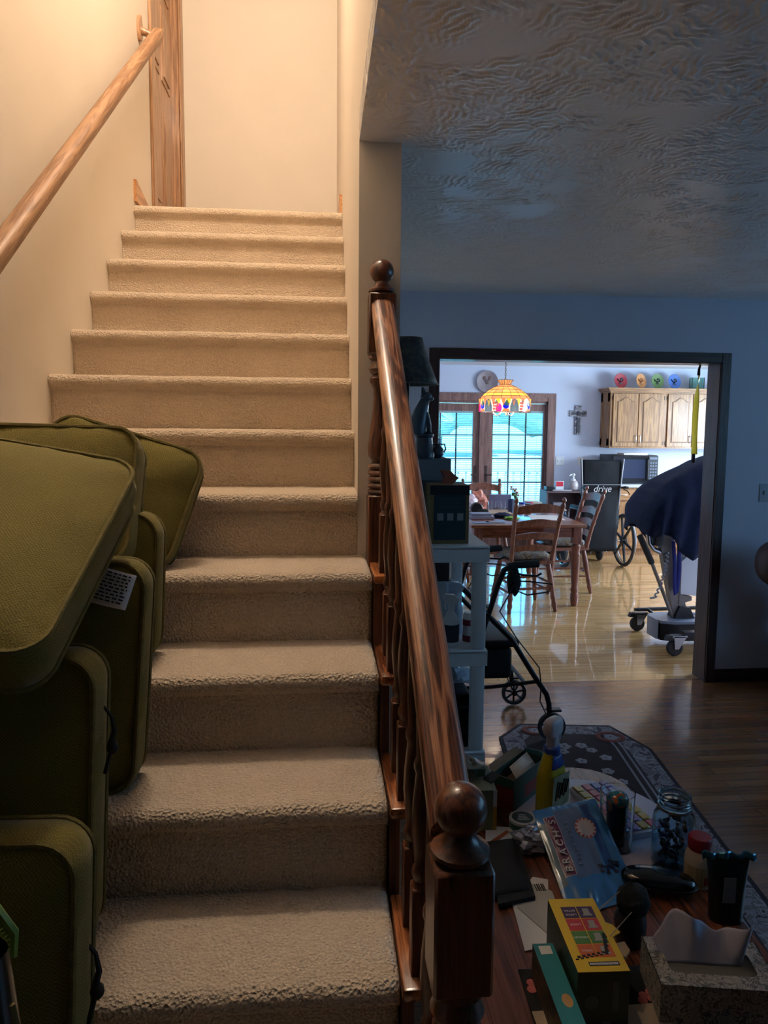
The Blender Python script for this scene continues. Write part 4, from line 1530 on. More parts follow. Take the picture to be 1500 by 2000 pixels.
m.box(-4, 5, -.04, .04, .86, .92)
m.box(-4, 5, -.03, .03, .10, .15)
for i in range(60):
    m.box(-3.95 + .15 * i, -3.92 + .15 * i, -.015, .015, .15, .86)
m.build('rail_panel', mat('white_railing', '#9fb0b4', .6), t)
for x in (-4, -1, 2, 5):
    MB().box(x - .05, x + .05, -.05, .05, 0, 1.0).build('railing_post', bpy.data.materials['white_railing'], t)

# ------------------------------------------------------------------ wheelchair seen from behind
wc = thing('wheelchair', 'high-backed black wheelchair standing with its back to us by the cabinets', 'wheelchair', (3.20, 8.05, 0))
def rel(x, z, y=0):
    return (x - 3.20, y, z)
m = MB()
def f(u, v):
    x0, x1 = -.13 - .11 * v, .13 + .115 * v
    x = x0 + (x1 - x0) * u
    return (x, -.15 + .03 * v + .012 * math.cos(u * PI * 2) + .004 * noise.noise((x * 9, v * 9, 1)), .20 + 1.07 * v)
def f2(u, v):
    x0, x1 = -.205, .205
    if v > .22:
        q = (v - .22) / .78
        x0, x1 = -.215 - .025 * q, .215 + .030 * q
    x = x0 + (x1 - x0) * u
    return (x, -.15 + .02 * v - .012 * math.sin(u * PI) + .004 * noise.noise((x * 9, v * 9, 1)), .215 + 1.06 * v)
m.grid(f2, 12, 24)
back = m.build('backrest', 'vinyl', wc, thick=.012, angle=60)
MB().box(-.225, .232, -.165, -.150, .985, .992).build('seam', 'greyplastic', back)
lettering('drive', .105, 'whiteplastic', back, frame_mtx((.005, -.162, .94), (1, 0, 0), (0, 0, 1)), 'logo_lettering', shear=.25)
for s_ in (-1, 1):
    m = MB()
    m.tube([(s_ * .195, -.10, .30), (s_ * .205, -.13, .55), (s_ * .225, -.145, .95), (s_ * .250, -.15, 1.285)], .012, 8)
    m.tube([(s_ * .205, -.10, .47), (s_ * .205, .36, .47)], .012, 8)
    m.tube([(s_ * .205, .34, .12), (s_ * .205, .34, .62), (s_ * .205, .28, .68), (s_ * .205, -.13, .69)], .011, 8)
    m.tube([(s_ * .205, -.10, .30), (s_ * .205, .36, .25)], .011, 8)
    m.tube([(s_ * .205, .34, .25), (s_ * .19, .52, .12), (s_ * .17, .56, .06)], .011, 8)
    m.build('frame', 'wcsteel', wc)
    h = MB()
    h.tube([(s_ * .235, -.15, .955), (s_ * .245, -.24, .965), (s_ * .245, -.30, .965)], [.011, .016, .016], 8)
    hh = h.build('push_handle', 'rubber', wc)
    MB().tube([(s_ * .255, -.17, .94), (s_ * .275, -.24, .92), (s_ * .285, -.28, .885)], .006, 6).build('brake_lever', 'black', hh)
    MB().box(s_ * .205 - .03, s_ * .205 + .03, -.10, .22, .69, .725, .012, 2).build('armrest', 'vinyl', wc)
    w = MB()
    cx, cz, R = s_ * .36, .315, .305
    w.lathe([(R - .024, -.012), (R, -.014), (R + .010, 0), (R, .014), (R - .024, .012), (R - .024, -.012)], 40, (cx, .02, cz), 'x')
    wh = w.build('rear_wheel', 'rubber', wc)
    sp = MB()
    for k in range(6):
        a = PI / 3 * k + .3
        sp.tube([(cx, .02 + .03 * math.cos(a), cz + .03 * math.sin(a)), (cx, .02 + .27 * math.cos(a), cz + .27 * math.sin(a))], [.020, .013], 6)
    sp.lathe([(.03, -.035), (.045, -.03), (.045, .03), (.03, .035)], 14, (cx, .02, cz), 'x')
    sp.lathe([(R - .03, -.012), (R - .012, -.014), (R - .012, .014), (R - .03, .012), (R - .03, -.012)], 40, (cx, .02, cz), 'x')
    sp.build('spokes', 'black', wh)
    pr_ = MB()
    pr_.tube([(cx + s_ * .032, .02 + .275 * math.cos(2 * PI * k / 36), cz + .275 * math.sin(2 * PI * k / 36)) for k in range(36)], .008, 6, closed=True)
    pr_.build('push_rim', 'chrome', wh)
    MB().tube([(s_ * .20, .02, cz), (cx, .02, cz)], .012, 8).build('axle', 'chrome', wc)
    c_ = MB()
    c_.lathe([(.055, -.014), (.085, -.016), (.092, 0), (.085, .016), (.055, .014), (.055, -.014)], 24, (s_ * .225, .40, .092), 'x')
    c_.lathe([(.02, -.01), (.06, -.008), (.06, .008), (.02, .01)], 16, (s_ * .225, .40, .092), 'x')
    c_.build('front_caster', 'rubber', wc)
    MB().tube([(s_ * .205, .345, .26), (s_ * .205, .38, .18), (s_ * .205, .40, .092), (s_ * .24, .40, .092)], .009, 6).build('caster_fork', 'blackmetal', wc)
    b_ = MB()
    b_.tube([(s_ * .225, .22, .50), (s_ * .26, .26, .56), (s_ * .27, .28, .63)], .007, 6)
    b_.ball((s_ * .27, .28, .64), .018)
    b_.build('wheel_lock', 'chrome', wc)
MB().box(-.20, .20, -.10, .34, .465, .50, .015, 2).build('seat', 'vinyl', wc)
MB().tube([(-.20, .12, .16), (.20, .12, .42)], .011, 8).tube([(.20, .12, .16), (-.20, .12, .42)], .011, 8).build('cross_brace', 'chrome', wc)

# ------------------------------------------------------------------ patient lift with a blanket over it
pl = thing('patient_lift', 'beige steel sit-to-stand patient lift on casters behind the right jamb', 'patient lift', (2.66, 5.12, 0))
px_ = lambda x: x - 2.66
def tubes(name, m, paths, parent=pl, r=.015, n=10, flat=1):
    mb = MB()
    for p in paths:
        mb.tube([(px_(x), y, z) for x, y, z in p], r, n, flat=flat)
    return mb.build(name, m, parent)
m = MB()                                                # leaning mast
for s0, s1 in (((2.735, .17), (2.545, .94)),):
    a, b = V((px_(s0[0]), 0, s0[1])), V((px_(s1[0]), 0, s1[1]))
    d = (b - a).normalized()
    u = V((d.z, 0, -d.x))
    pts = []
    for q, (w0, dy) in ((a, (.055, .035)), (b, (.045, .030))):
        for i, j in ((-1, -1), (1, -1), (1, 1), (-1, 1)):
            pts.append(q + u * w0 * i + V((0, dy * j, 0)))
    m.add(pts, [(0, 1, 2, 3), (4, 7, 6, 5), (0, 4, 5, 1), (1, 5, 6, 2), (2, 6, 7, 3), (3, 7, 4, 0)])
mast = m.build('mast', 'beigemetal', pl)
MB().box(px_(2.49), px_(2.56), -.04, .04, .76, .95, .01, 2).build('mast_bracket', 'black', mast)
tubes('spreader_handle', 'chrome', [[(2.445, 0, 1.02), (2.450, 0, .86), (2.462, 0, .775), (2.50, 0, .73), (2.60, 0, .69)]], r=.021)
tubes('foot_lever', 'beigemetal', [[(2.668, -.03, .19), (2.455, -.06, .65)]], r=.0135)
tubes('lever_grip', 'rubber', [[(2.462, -.058, .635), (2.352, -.075, .845)]], r=.023)
m = MB()
pts = []
for i in range(72):
    u = i / 71
    x = 2.585 - .015 * u - .10 * u ** 2.2
    z = .71 - .40 * u + .06 * max(0, u - .85) * 6
    pts.append((px_(x) + .010 * math.cos(i * 1.05), -.05 + .010 * math.sin(i * 1.05), z))
m.tube(pts, .006, 6)
m.build('coiled_cord', 'greyplastic', pl)
m = MB()
m.prism([(px_(2.535), -.10), (px_(2.62), -.14), (px_(3.10), -.14), (px_(3.10), .14), (px_(2.62), .14), (px_(2.535), .10), (px_(2.52), 0)], .055, .185, 'xy')
base = m.build('base_housing', 'black', pl)
m = MB()
m.prism([(px_(2.530), -.105), (px_(2.62), -.145), (px_(2.80), -.145), (px_(2.80), .145), (px_(2.62), .145), (px_(2.530), .105), (px_(2.512), 0)], .185, .205, 'xy')
m.prism([(px_(2.508), -.07), (px_(2.520), -.09), (px_(2.520), .09), (px_(2.508), .07)], .06, .205, 'xy')
m.build('base_cover', mat('blue_grey_cover', '#7d8798', .35), pl)
m = MB()
for i in range(6):
    m.box(px_(2.80 + .05 * i), px_(2.838 + .05 * i), -.14, .14, .186, .200)
m.build('foot_tread', mat('grey_tread', '#6f7886', .4), pl)
m = MB()
m.prism([(px_(2.66), .205), (px_(2.82), .205), (px_(2.78), .29), (px_(2.70), .30)], -.06, .06)
m.build('mast_socket', 'black', pl)
for sy, cx, cy in ((1, 2.553, .335), (-1, 2.545, -.30)):
    lg = MB()
    if sy > 0:
        lg.tube([(px_(2.525), cy, .175), (px_(2.63), cy, .178), (px_(2.665), cy - .03, .15), (px_(2.67), cy - .10, .09), (px_(2.70), .12, .09)], .014, 8)
        lg.tube([(px_(2.55), cy, .175), (px_(3.25), cy + .06, .17)], .016, 8)
    else:
        lg.box(px_(2.60), px_(3.25), cy - .03, cy + .03, .155, .18)
        lg.tube([(px_(2.62), cy, .165), (px_(2.64), cy + .08, .10), (px_(2.70), -.12, .09)], .016, 8)
    lg.build('base_leg', 'blackmetal', pl)
    w = MB()
    w.lathe([(.02, -.016), (.052, -.018), (.060, -.010), (.060, .010), (.052, .018), (.02, .016)], 22, (px_(cx), cy, .0605), 'y')
    cw = w.build('caster', 'rubber', pl)
    fk = MB()
    fk.prism([(px_(cx) - .01, .055), (px_(cx) + .02, .055), (px_(cx) + .075, .145), (px_(cx) - .02, .150)], cy - .028, cy - .022)
    fk.prism([(px_(cx) - .01, .055), (px_(cx) + .02, .055), (px_(cx) + .075, .145), (px_(cx) - .02, .150)], cy + .022, cy + .028)
    fk.box(px_(cx) - .03, px_(cx) + .08, cy - .028, cy + .028, .140, .153)
    fk.build('caster_fork', 'steel', cw)
    bk = MB()
    bk.prism([(px_(cx) - .075, .118), (px_(cx) - .02, .120), (px_(cx) - .02, .150), (px_(cx) - .06, .152)], cy - .022, cy + .022)
    bk.build('brake_pedal', 'black', cw)
tubes('actuator_post', 'greyplastic', [[(2.775, .06, .64), (2.785, .06, .98)]], r=.03)
m = MB()
m.prism([(px_(2.695), .645), (px_(2.70), .395), (px_(2.86), .375), (px_(2.865), .655), (px_(2.73), .675)], -.06, .08)
bx = m.build('battery_box', 'whiteplastic', pl)
MB().ball((px_(2.762), -.02, .685), .026, .022, .02, 10, 6).build('red_button', mat('red_plastic', '#a8202a', .4), bx)
m = MB()
m.prism([(px_(2.70), .385), (px_(2.80), .37), (px_(2.80), .34), (px_(2.70), .31)], -.04, .04)
m.build('box_bracket', 'beigemetal', pl)
m = MB()
m.tube([(px_(2.625), -.055, .80), (px_(2.635), -.075, .60), (px_(2.638), -.08, .45), (px_(2.648), -.08, .40), (px_(2.662), -.075, .42), (px_(2.672), -.07, .60), (px_(2.668), -.055, .80)], .015, 8, flat=.4)
m.build('strap_loop', mat('blue_strap', '#232a78', .8), pl)
tubes('knee_pad_arm', 'beigemetal', [[(2.545, 0, .92), (2.50, 0, 1.05), (2.58, 0, 1.20), (2.95, 0, 1.36), (3.15, 0, 1.40)]], r=.022)

bk = thing('navy_blanket', 'navy blue blanket draped over the patient lift', 'blanket', (2.70, 5.12, 0))
top = [(2.332, .925), (2.345, 1.0), (2.375, 1.09), (2.425, 1.17), (2.50, 1.235), (2.60, 1.285), (2.70, 1.335), (2.84, 1.40), (3.00, 1.45), (3.20, 1.47)]
bot = [(2.332, .905), (2.352, .870), (2.385, .850), (2.425, .885), (2.50, .860), (2.57, .76), (2.66, .70), (2.76, .74), (3.00, .88), (3.20, .90)]
def lerp_tab(tab, u):
    k = min(int(u * (len(tab) - 1)), len(tab) - 2)
    q = u * (len(tab) - 1) - k
    q = q * q * (3 - 2 * q) * .5 + q * .5
    return (tab[k][0] + (tab[k + 1][0] - tab[k][0]) * q, tab[k][1] + (tab[k + 1][1] - tab[k][1]) * q)
def drape(u, v):
    (xt, zt_), (xb, zb_) = lerp_tab(top, u), lerp_tab(bot, u)
    wd = .05 + .21 * min(1, u * 4) ** .7
    a = (v - .5) * 2                                     # -1 front hem .. 1 back hem
    s_ = abs(a)
    z = zt_ - (zt_ - zb_) * max(0, s_ - .18) / .82
    x = xt + (xb - xt) * s_
    y = (1 if a > 0 else -1) * wd * min(1, s_ / .35) ** .7
    fold = .022 * math.sin(u * 34 + 4 * s_) * s_ + .02 * noise.noise((x * 7, z * 7, a * 2))
    return (x - 2.70, y + fold * (1 if a > 0 else -1), z + .012 * noise.noise((x * 6, y * 6, 3)))
MB().grid(drape, 46, 31).build('cloth', 'navy', bk, angle=80, thick=.012)
m = MB()
m.tube([(2.725 - 2.70, -.285, .985), (2.80 - 2.70, -.288, 1.005), (2.90 - 2.70, -.288, 1.025), (3.05 - 2.70, -.285, 1.04)], .007, 6, flat=.6)
m.build('green_hem', mat('green_binding', '#3f7a3f', .8), bk)

# sticky yellow fly strip hanging from the header of the opening
fs_ = thing('fly_strip', 'twisted yellow sticky fly strip hanging at the right of the opening', 'fly paper', (2.405, YD2 - .02, 0))
m = MB()
def strip(u, v):
    z = 1.985 - .51 * v
    a = .35 + 2.9 * v + .8 * math.sin(v * 5)
    wdt = .019 * (1 - .5 * (v < .06))
    s_ = (u - .5) * 2
    return (s_ * wdt * math.cos(a) - .006 * math.sin(v * 4) - .012 * v, s_ * wdt * math.sin(a), z)
m.grid(strip, 5, 50)
m.build('sticky_ribbon', film_mat('yellow_film', '#e9dc7a'), fs_, thick=.001, angle=80)
MB().tube([(.004, 0, 2.0438), (-.003, 0, 2.02), (-.004, 0, 1.98)], [.006, .008, .010], 8).build('hook_tab', 'blackmatte', fs_)
MB().lathe([(.011, 1.478), (.012, 1.472), (.012, 1.425), (.009, 1.420)], 12, (-.012, 0, 0)).build('canister', mat('dark_red_tube', '#3a2026', .5), fs_)

# ------------------------------------------------------------------ rollator walker in the opening
rl = thing('rollator_walker', 'black four-wheeled rollator walker standing half on the rug', 'walker', (.95, 3.75, .006))
rl.rotation_euler = (-.011, 0, 0)
def P(x, y, z):
    return (x - .95, y - 3.75, z)
for nm, y in (('near', 3.50), ('far', 4.0)):
    dx = 0 if nm == 'near' else -.065
    m = MB()
    m.tube([P(1.185 + dx, y, .13), P(1.180 + dx, y, .20), P(1.165 + dx, y, .25), P(1.10 + dx, y, .345), P(.974 + dx, y, .545), P(.851 + dx, y, .668), P(.734 + dx, y, .795), P(.68 + dx, y, .84)], .0145, 10)
    m.tube([P(.60 + dx, y, .12), P(.64 + dx, y, .20), P(.776 + dx, y, .448), P(.862 + dx, y, .714), P(.895 + dx, y, .83), P(.925 + dx, y, .905), P(.965 + dx, y, .93)], .0145, 10)
    m.tube([P(.63 + dx, y, .29), P(.88 + dx, y, .295), P(1.11 + dx, y, .318)], .010, 8)
    m.build('side_frame', 'blackmetal', rl)
    g = MB()
    g.tube([P(.945 + dx, y, .925), P(.99 + dx, y, .932), P(1.05 + dx, y, .935), P(1.105 + dx, y, .938)], [.016, .019, .020, .019], 10)
    gg = g.build('hand_grip', 'rubber', rl)
    b = MB()
    b.tube([P(.955 + dx, y + .01, .905), P(1.02 + dx, y + .012, .878), P(1.10 + dx, y + .012, .872), P(1.125 + dx, y + .012, .885)], .006, 6)
    b.tube([P(.97 + dx, y, .90), P(.99 + dx, y, .80), P(1.05 + dx, y, .775), P(1.16 + dx, y, .79), P(1.18 + dx, y, .83), P(1.06 + dx, y, .845), P(.97 + dx, y, .85)], .004, 6)
    b.build('brake_lever', 'black', gg)
    c = MB()
    c.tube([P(.99 + dx, y - .02, .86), P(.90 + dx, y - .03, .70), P(.99 + dx, y - .03, .56), P(1.115 + dx, y - .025, .40), P(1.13 + dx, y - .02, .30), P(1.125 + dx, y - .02, .22), P(1.16 + dx, y - .02, .15)], .0035, 6)
    c.build('brake_cable', 'black', rl)
    for wx, R in ((1.198, .075), (.60, .085)):
        wx += dx
        w = MB()
        w.lathe([(R - .020, -.012), (R - .004, -.015), (R, 0), (R - .004, .015), (R - .020, .012), (R - .020, -.012)], 32, P(wx, y, R + .0002), 'y')
        wh = w.build('wheel', 'rubber', rl)
        s_ = MB()
        for k in range(7):
            a = 2 * PI * k / 7 + .2
            s_.tube([P(wx + .012 * math.cos(a), y, R + .012 * math.sin(a)), P(wx + (R - .016) * math.cos(a), y, R + (R - .016) * math.sin(a))], .0065, 6)
        s_.lathe([(.012, -.020), (.018, -.018), (.018, .018), (.012, .020)], 12, P(wx, y, R), 'y')
        s_.build('wheel_spokes', 'black', wh)
        fk = MB()
        for o in (-.022, .022):
            fk.tube([P(wx, y + o, R), P(wx - .012, y + o, R + .07)], .006, 6)
        fk.tube([P(wx - .012, y - .022, R + .07), P(wx - .012, y + .022, R + .07)], .009, 6)
        fk.build('wheel_fork', 'blackmetal', rl)
    bs = MB()
    bs.box(P(1.165 + dx, 0, 0)[0], P(1.245 + dx, 0, 0)[0], y - 3.75 - .02, y - 3.75 + .02, .158, .170, .003, 1)
    bs.build('brake_shoe', 'black', rl)
m = MB()
m.box(P(.70, 0, 0)[0], P(1.03, 0, 0)[0], -.21, .21, .485, .525, .018, 3)
m.build('seat_pad', 'vinyl', rl)
m = MB()
m.box(P(.70, 0, 0)[0], P(1.0, 0, 0)[0], -.19, .19, .31, .484, .03, 3)
m.build('storage_pouch', 'blackmatte', rl)
m = MB()
for z, x in ((.70, .86), (.31, .63), (.31, 1.05)):
    m.tube([P(x, 3.5, z), P(x, 4.0, z)], .010, 8)
m.build('cross_bar', 'blackmetal', rl)
m = crumple(P(.985, 3.53, .845), .035, .03, .075, 6.1, .25)
m.build('hanging_pouch', 'blackmatte', rl)

# ------------------------------------------------------------------ white plastic shelving unit and what stands on it
SX0, SX1, SY0, SY1 = .315, .690, 2.85, 3.42
shelfz = (1.153, .713, .272)
su = thing('shelving_unit', 'white plastic shelving unit behind the handrail', 'shelf', ((SX0 + SX1) / 2, (SY0 + SY1) / 2, 0))
hx, hy = (SX1 - SX0) / 2, (SY1 - SY0) / 2
for z in shelfz:
    m = MB()
    m.box(-hx, hx, -hy, hy, z - .016, z, .003, 1)
    for a, b, c, d in ((-hx, hx, -hy, -hy + .008), (-hx, hx, hy - .008, hy), (-hx, -hx + .008, -hy + .008, hy - .008), (hx - .008, hx, -hy + .008, hy - .008)):
        m.box(a, b, c, d, z - .068, z - .010)
    m.build('shelf', 'shelfwhite', su)
zs = [0] + list(shelfz[::-1])
for sx in (-1, 1):
    for sy in (-1, 1):
        m = MB()
        x, y = sx * (hx - .036), sy * (hy - .030)
        for a, b in zip(zs[:-1], zs[1:]):
            top_ = b - .05
            m.box(x - .029, x + .029, y - .024, y + .024, a + (.0 if a == 0 else .0005), top_, .010, 2)
        m.build('post', 'shelfwhite', su)
# top shelf
def carton(name, label, x0, x1, y0, y1, z0, z1, m, group=None, bev=.003):
    return tag(MB().box(x0, x1, y0, y1, z0, z1, bev, 1).build(name, m), label, 'box', group)
t = thing('appliance_box', 'tall dark carton with three white pictograms on the white shelf', 'box', (.530, 2.97, 1.1535))
MB().box(-.083, .083, -.06, .09, 0, .245, .002, 1).build('carton', mat('tan_carton_edge', '#7d6a48', .6), t)
MB().box(-.066, .068, -.0615, -.060, .016, .205).build('printed_face', mat('hazed_black_print', '#2a414c', .4), t)  # black face lifted toward blue, the haze over it put into the colour
MB().box(-.083, .083, -.0615, -.060, .205, .245).build('top_band', mat('black_print', '#262d36', .4), t)
for i in range(3):
    MB().box(-.052 + .042 * i, -.026 + .042 * i, -.0622, -.0612, .098, .128).build('pictogram', mat('pale_print', '#8f97a0', .5) if 'pale_print' not in bpy.data.materials else bpy.data.materials['pale_print'], t)
m = MB()
dim = mat('dim_print', '#4d5863', .5)
for i in range(5):
    MB().box(-.045, .055 - .008 * (i % 2), -.0622, -.0612, .150 + .009 * i, .1525 + .009 * i).build('small_print', dim, t)
carton('storage_box', 'dark blue-grey carton behind the pictogram box on the white shelf', .375, .548, 3.085, 3.24, 1.1535, 1.404, mat('slate_carton', '#3a4654', .6))
carton('flat_box', 'flat grey-blue box on the slate carton under the figurine', .37, .566, 3.09, 3.32, 1.4045, 1.500, mat('greyblue_carton', '#617080', .6))
carton('support_box', 'grey carton at the back of the white shelf under the flat box', .335, .545, 3.245, 3.40, 1.1535, 1.404, mat('grey_carton_back', '#3c434d', .7))
t = thing('orange_box', 'orange paper fan-shaped object on the pictogram box', 'packet', (.535, 3.0, 1.3990))
m = MB()
m.prism([(-.025, 0), (.02, 0), (.045, .025), (.022, .042), (.01, .055), (-.03, .058), (-.016, .03)], -.02, .02)
m.build('paper_packet', mat('orange_card', '#9c5a48', .5), t)
# cat figurine
cf = thing('cat_figurine', 'dark seated cat figurine with raised head on the flat box under the lampshade', 'figurine', (.452, 3.13, 1.5005))
m = MB()
m.lathe([(.045, 0), (.048, .02), (.040, .035), (.036, .09), (.042, .098), (.042, .105), (.03, .108)], 16)
m.build('pedestal', mat('dark_glaze', '#384250', .3), cf)
m = MB()
m.tube([(-.035, .0, .108), (-.030, 0, .15), (-.018, 0, .20), (-.006, 0, .235), (.0, 0, .255)], [.036, .040, .034, .025, .020], 12)
m.ball((.006, 0, .268), .026, .022, .023, 12, 8)
m.ball((.026, 0, .262), .013, .012, .011, 8, 6)
m.tube([(-.006, .012, .285), (-.012, .016, .312)], [.010, .002], 6)
m.tube([(-.006, -.012, .285), (-.012, -.016, .312)], [.010, .002], 6)
m.tube([(.004, .012, .20), (.020, .012, .15), (.022, .012, .112), (.034, .012, .110)], [.012, .010, .009, .007], 8)
m.tube([(.004, -.012, .20), (.018, -.012, .15), (.020, -.012, .112), (.032, -.012, .110)], [.012, .010, .009, .007], 8)
m.tube([(-.05, .02, .115), (-.02, .04, .113), (.02, .035, .112)], [.010, .009, .006], 8)
m.build('cat_body', mat('dark_bronze', '#4a5562', .35, .2), cf, angle=80)
# table lamp with a dark shade
tlp = thing('table_lamp', 'table lamp with a dark patterned shade beside the partition', 'lamp', (.388, 3.24, 1.5005))
m = MB()
m.lathe([(.05, 0), (.05, .012), (.02, .03), (.018, .08), (.03, .13), (.018, .19), (.010, .22), (.009, .40)], 18)
m.build('lamp_base', mat('dark_brass', '#3a3530', .35, .7), tlp)
m = MB()
def shade(u, v):
    a = 2 * PI * u
    r = .063 + .072 * v ** 1.15
    return (r * math.cos(a), r * math.sin(a), .535 - .205 * v)
m.grid(shade, 40, 8, cu=True)
m.build('lamp_shade', patch_mat('dark_floral_shade', ['#22262b', '#2c3036', '#46443c', '#282c30'], 26, .7), tlp, thick=.003, angle=70)
MB().tube([(.137 * math.cos(2 * PI * k / 40), .137 * math.sin(2 * PI * k / 40), .33) for k in range(40)], .004, 6, closed=True).build('shade_trim', mat('grey_braid', '#4a4f55', .7), tlp)
MB().ball((0, 0, .43), .028, .028, .038).build('bulb', 'whiteplastic', tlp)
t = thing('teapot_jug', 'small dark jug with a looped handle beside the cat figurine', 'jug', (.515, 3.16, 1.5005))
MB().lathe([(.018, 0), (.030, .018), (.028, .04), (.014, .055), (.018, .064), (.015, .064)], 14).build('jug', mat('slate_glaze', '#37444f', .3), t)
MB().tube([(.012, 0, .060), (.032, 0, .062), (.038, 0, .04), (.026, 0, .02)], .004, 6).build('jug_handle', bpy.data.materials['slate_glaze'], t)
# middle shelf
Z1 = .7135
t = thing('spray_bottle', 'white trigger spray bottle with a dark label on the middle of the white shelf', 'spray bottle', (.546, 2.925, Z1))
def sprayer(t, body, trig, lab=None, h=.155, r=.036, n=18):
    MB().lathe([(r * .9, 0), (r, .008), (r, h * .66), (r * .85, h * .78), (r * .36, h * .97), (r * .34, h * 1.02)], n).build('bottle', body, t)
    if lab:
        MB().lathe([(r + .0006, h * .14), (r + .0006, h * .62)], n).build('bottle_label', lab, t)
    m = MB()
    m.lathe([(r * .42, h * 1.0), (r * .44, h * 1.13), (r * .30, h * 1.15)], 12)
    m.prism([(-.034, h * 1.34), (-.030, h * 1.22), (-.008, h * 1.14), (.012, h * 1.14), (.030, h * 1.20), (.034, h * 1.30), (.012, h * 1.42), (-.026, h * 1.44)], -.012, .012)
    hd = m.build('spray_head', trig, t)
    m = MB()
    m.tube([(-.020, 0, h * 1.25), (-.028, 0, h * 1.12), (-.024, 0, h * 1.0)], [.006, .005, .004], 6)
    m.build('trigger', trig, hd)
    return t
sprayer(t, 'whiteplastic', 'whiteplastic', mat('dark_label', '#2a3040', .5))
t = thing('wipes_canister', 'white canister with red label bands at the right of the middle shelf', 'canister', (.636, 2.965, Z1))
MB().lathe([(.028, 0), (.030, .006), (.030, .118), (.026, .126), (.024, .132)], 20).build('canister', 'whiteplastic', t)
MB().lathe([(.0306, .008), (.0306, .035)], 20).lathe([(.0306, .078), (.0306, .104)], 20).build('red_band', mat('dark_red_label', '#7a2a3a', .5), t)
t = thing('spray_bottle', 'tall clear spray bottle standing behind the white one on the middle shelf', 'spray bottle', (.600, 3.10, Z1))
sprayer(t, mat('frosted_plastic', '#9aa6b4', .4), mat('pale_blue_plastic', '#a9b4c2', .4), None, .165, .033)
carton('white_box', 'white carton at the left of the middle shelf', .40, .548, 3.03, 3.19, Z1, .966, mat('pale_carton', '#a5a8ae', .6))
carton('brown_box', 'dark brown carton on the white carton of the middle shelf', .40, .556, 3.03, 3.18, .9665, 1.072, mat('dark_brown_carton', '#31282a', .6))
t = thing('soap_tub', 'small white tub in front of the white carton on the middle shelf', 'tub', (.475, 2.925, Z1))
MB().lathe([(.030, 0), (.034, .05), (.034, .085), (.030, .09)], 18).build('tub', 'whiteplastic', t)
MB().lathe([(.036, .09), (.036, .108), (.032, .112)], 18).build('lid', 'greyplastic', t)
tag(crumple((.588, 3.25, Z1 + .11), .05, .05, .10, 3.7, .4, flat=Z1).build('plastic_pouch', film('grey_film', '#8f97a3'), angle=25), 'crumpled grey plastic pouch at the back of the middle shelf', 'bag')
# lowest shelf: towels and a plastic bag
Z2 = .2725
for i in range(4):
    m = MB()
    x0, x1, y0, y1 = .43 + .006 * (i % 2), .655 + .012 * ((i * 7) % 3 - 1), 2.90, 3.18
    h = .055
    def roll(u, v, x1=x1, x0=x0, i=i):
        a = PI * (v - .5)
        xx = x0 + (x1 - h / 2 - x0) * min(1, 1)
        q = abs(v - .5) * 2
        if v < .25:
            x = x0 + (x1 - .028 - x0) * (v / .25)
            z = 0
        elif v > .75:
            x = x1 - .028 - (x1 - .028 - x0) * ((v - .75) / .25)
            z = h
        else:
            t_ = (v - .25) / .5 * PI
            x = x1 - .028 + .028 * math.sin(t_)
            z = h / 2 - h / 2 * math.cos(t_)
        return (x, y0 + (y1 - y0) * u, z + .003 * noise.noise((x * 20, u * 5, i)) * (0 < z))
    m.T = Matrix.Translation((0, 0, Z2 + .0008 + (h + .0035) * i))
    m.grid(roll, 10, 25)
    o = m.build('folded_towel', mat('charcoal_towel_%d' % i, ('#1d1f25', '#24252b', '#1a1c22', '#23262e')[i], .95, bump=.4, bscale=150), angle=80, thick=.003)
    tag(o, ('lowest', 'second lowest', 'second highest', 'topmost')[i] + ' folded dark towel of the stack on the lowest white shelf', 'towel', 'dark towels on the lowest shelf')
tag(crumple((.56, 3.04, Z2 + .285), .10, .10, .048, 9.4, .35, flat=Z2 + .240).build('plastic_bag', film('pale_film', '#a9b6c6', .2), angle=25), 'crumpled clear plastic bag on top of the dark towels', 'bag')

# ------------------------------------------------------------------ things at the right edge of the room
ac = thing('recliner_chair', 'brown upholstered recliner mostly cut off at the right edge of the frame', 'armchair', (3.20, 4.02, 0))
m = MB()
def puff(c, rx, ry, rz, p=.55):
    def sg(x, e):
        return math.copysign(abs(x) ** e, x)
    def f(u, v):
        a, b = 2 * PI * u, PI * (v - .5)
        return (c[0] + rx * sg(math.cos(b), p) * sg(math.cos(a), p), c[1] + ry * sg(math.cos(b), p) * sg(math.sin(a), p), c[2] + rz * sg(math.sin(b), p))
    return f
MB().grid(puff((-.38, 0, .83), .19, .14, .15, .8), 24, 14, cu=True).build('headrest', mat('brown_leather', '#4a3430', .5, var=.15, vscale=8), ac, angle=80)
MB().grid(puff((-.26, .03, .60), .17, .12, .17, .7), 24, 14, cu=True).build('back_cushion', bpy.data.materials['brown_leather'], ac, angle=80)
MB().grid(puff((-.12, -.12, .30), .26, .28, .16, .5), 24, 14, cu=True).build('seat', bpy.data.materials['brown_leather'], ac, angle=80)
MB().box(-.34, .12, -.34, .16, .0, .17, .02, 2).build('base', 'blackmatte', ac)
ot = thing('black_stool', 'low black padded stool in front of the brown recliner', 'stool', (2.80, 3.50, 0))
MB().box(-.24, .30, -.14, .08, .20, .34, .03, 3).build('padded_top', 'vinyl', ot)
for x in (-.20, .26):
    for y in (-.10, .05):
        MB().box(x - .025, x + .025, y - .025, y + .025, 0, .205, .004, 1).build('leg', 'black', ot)
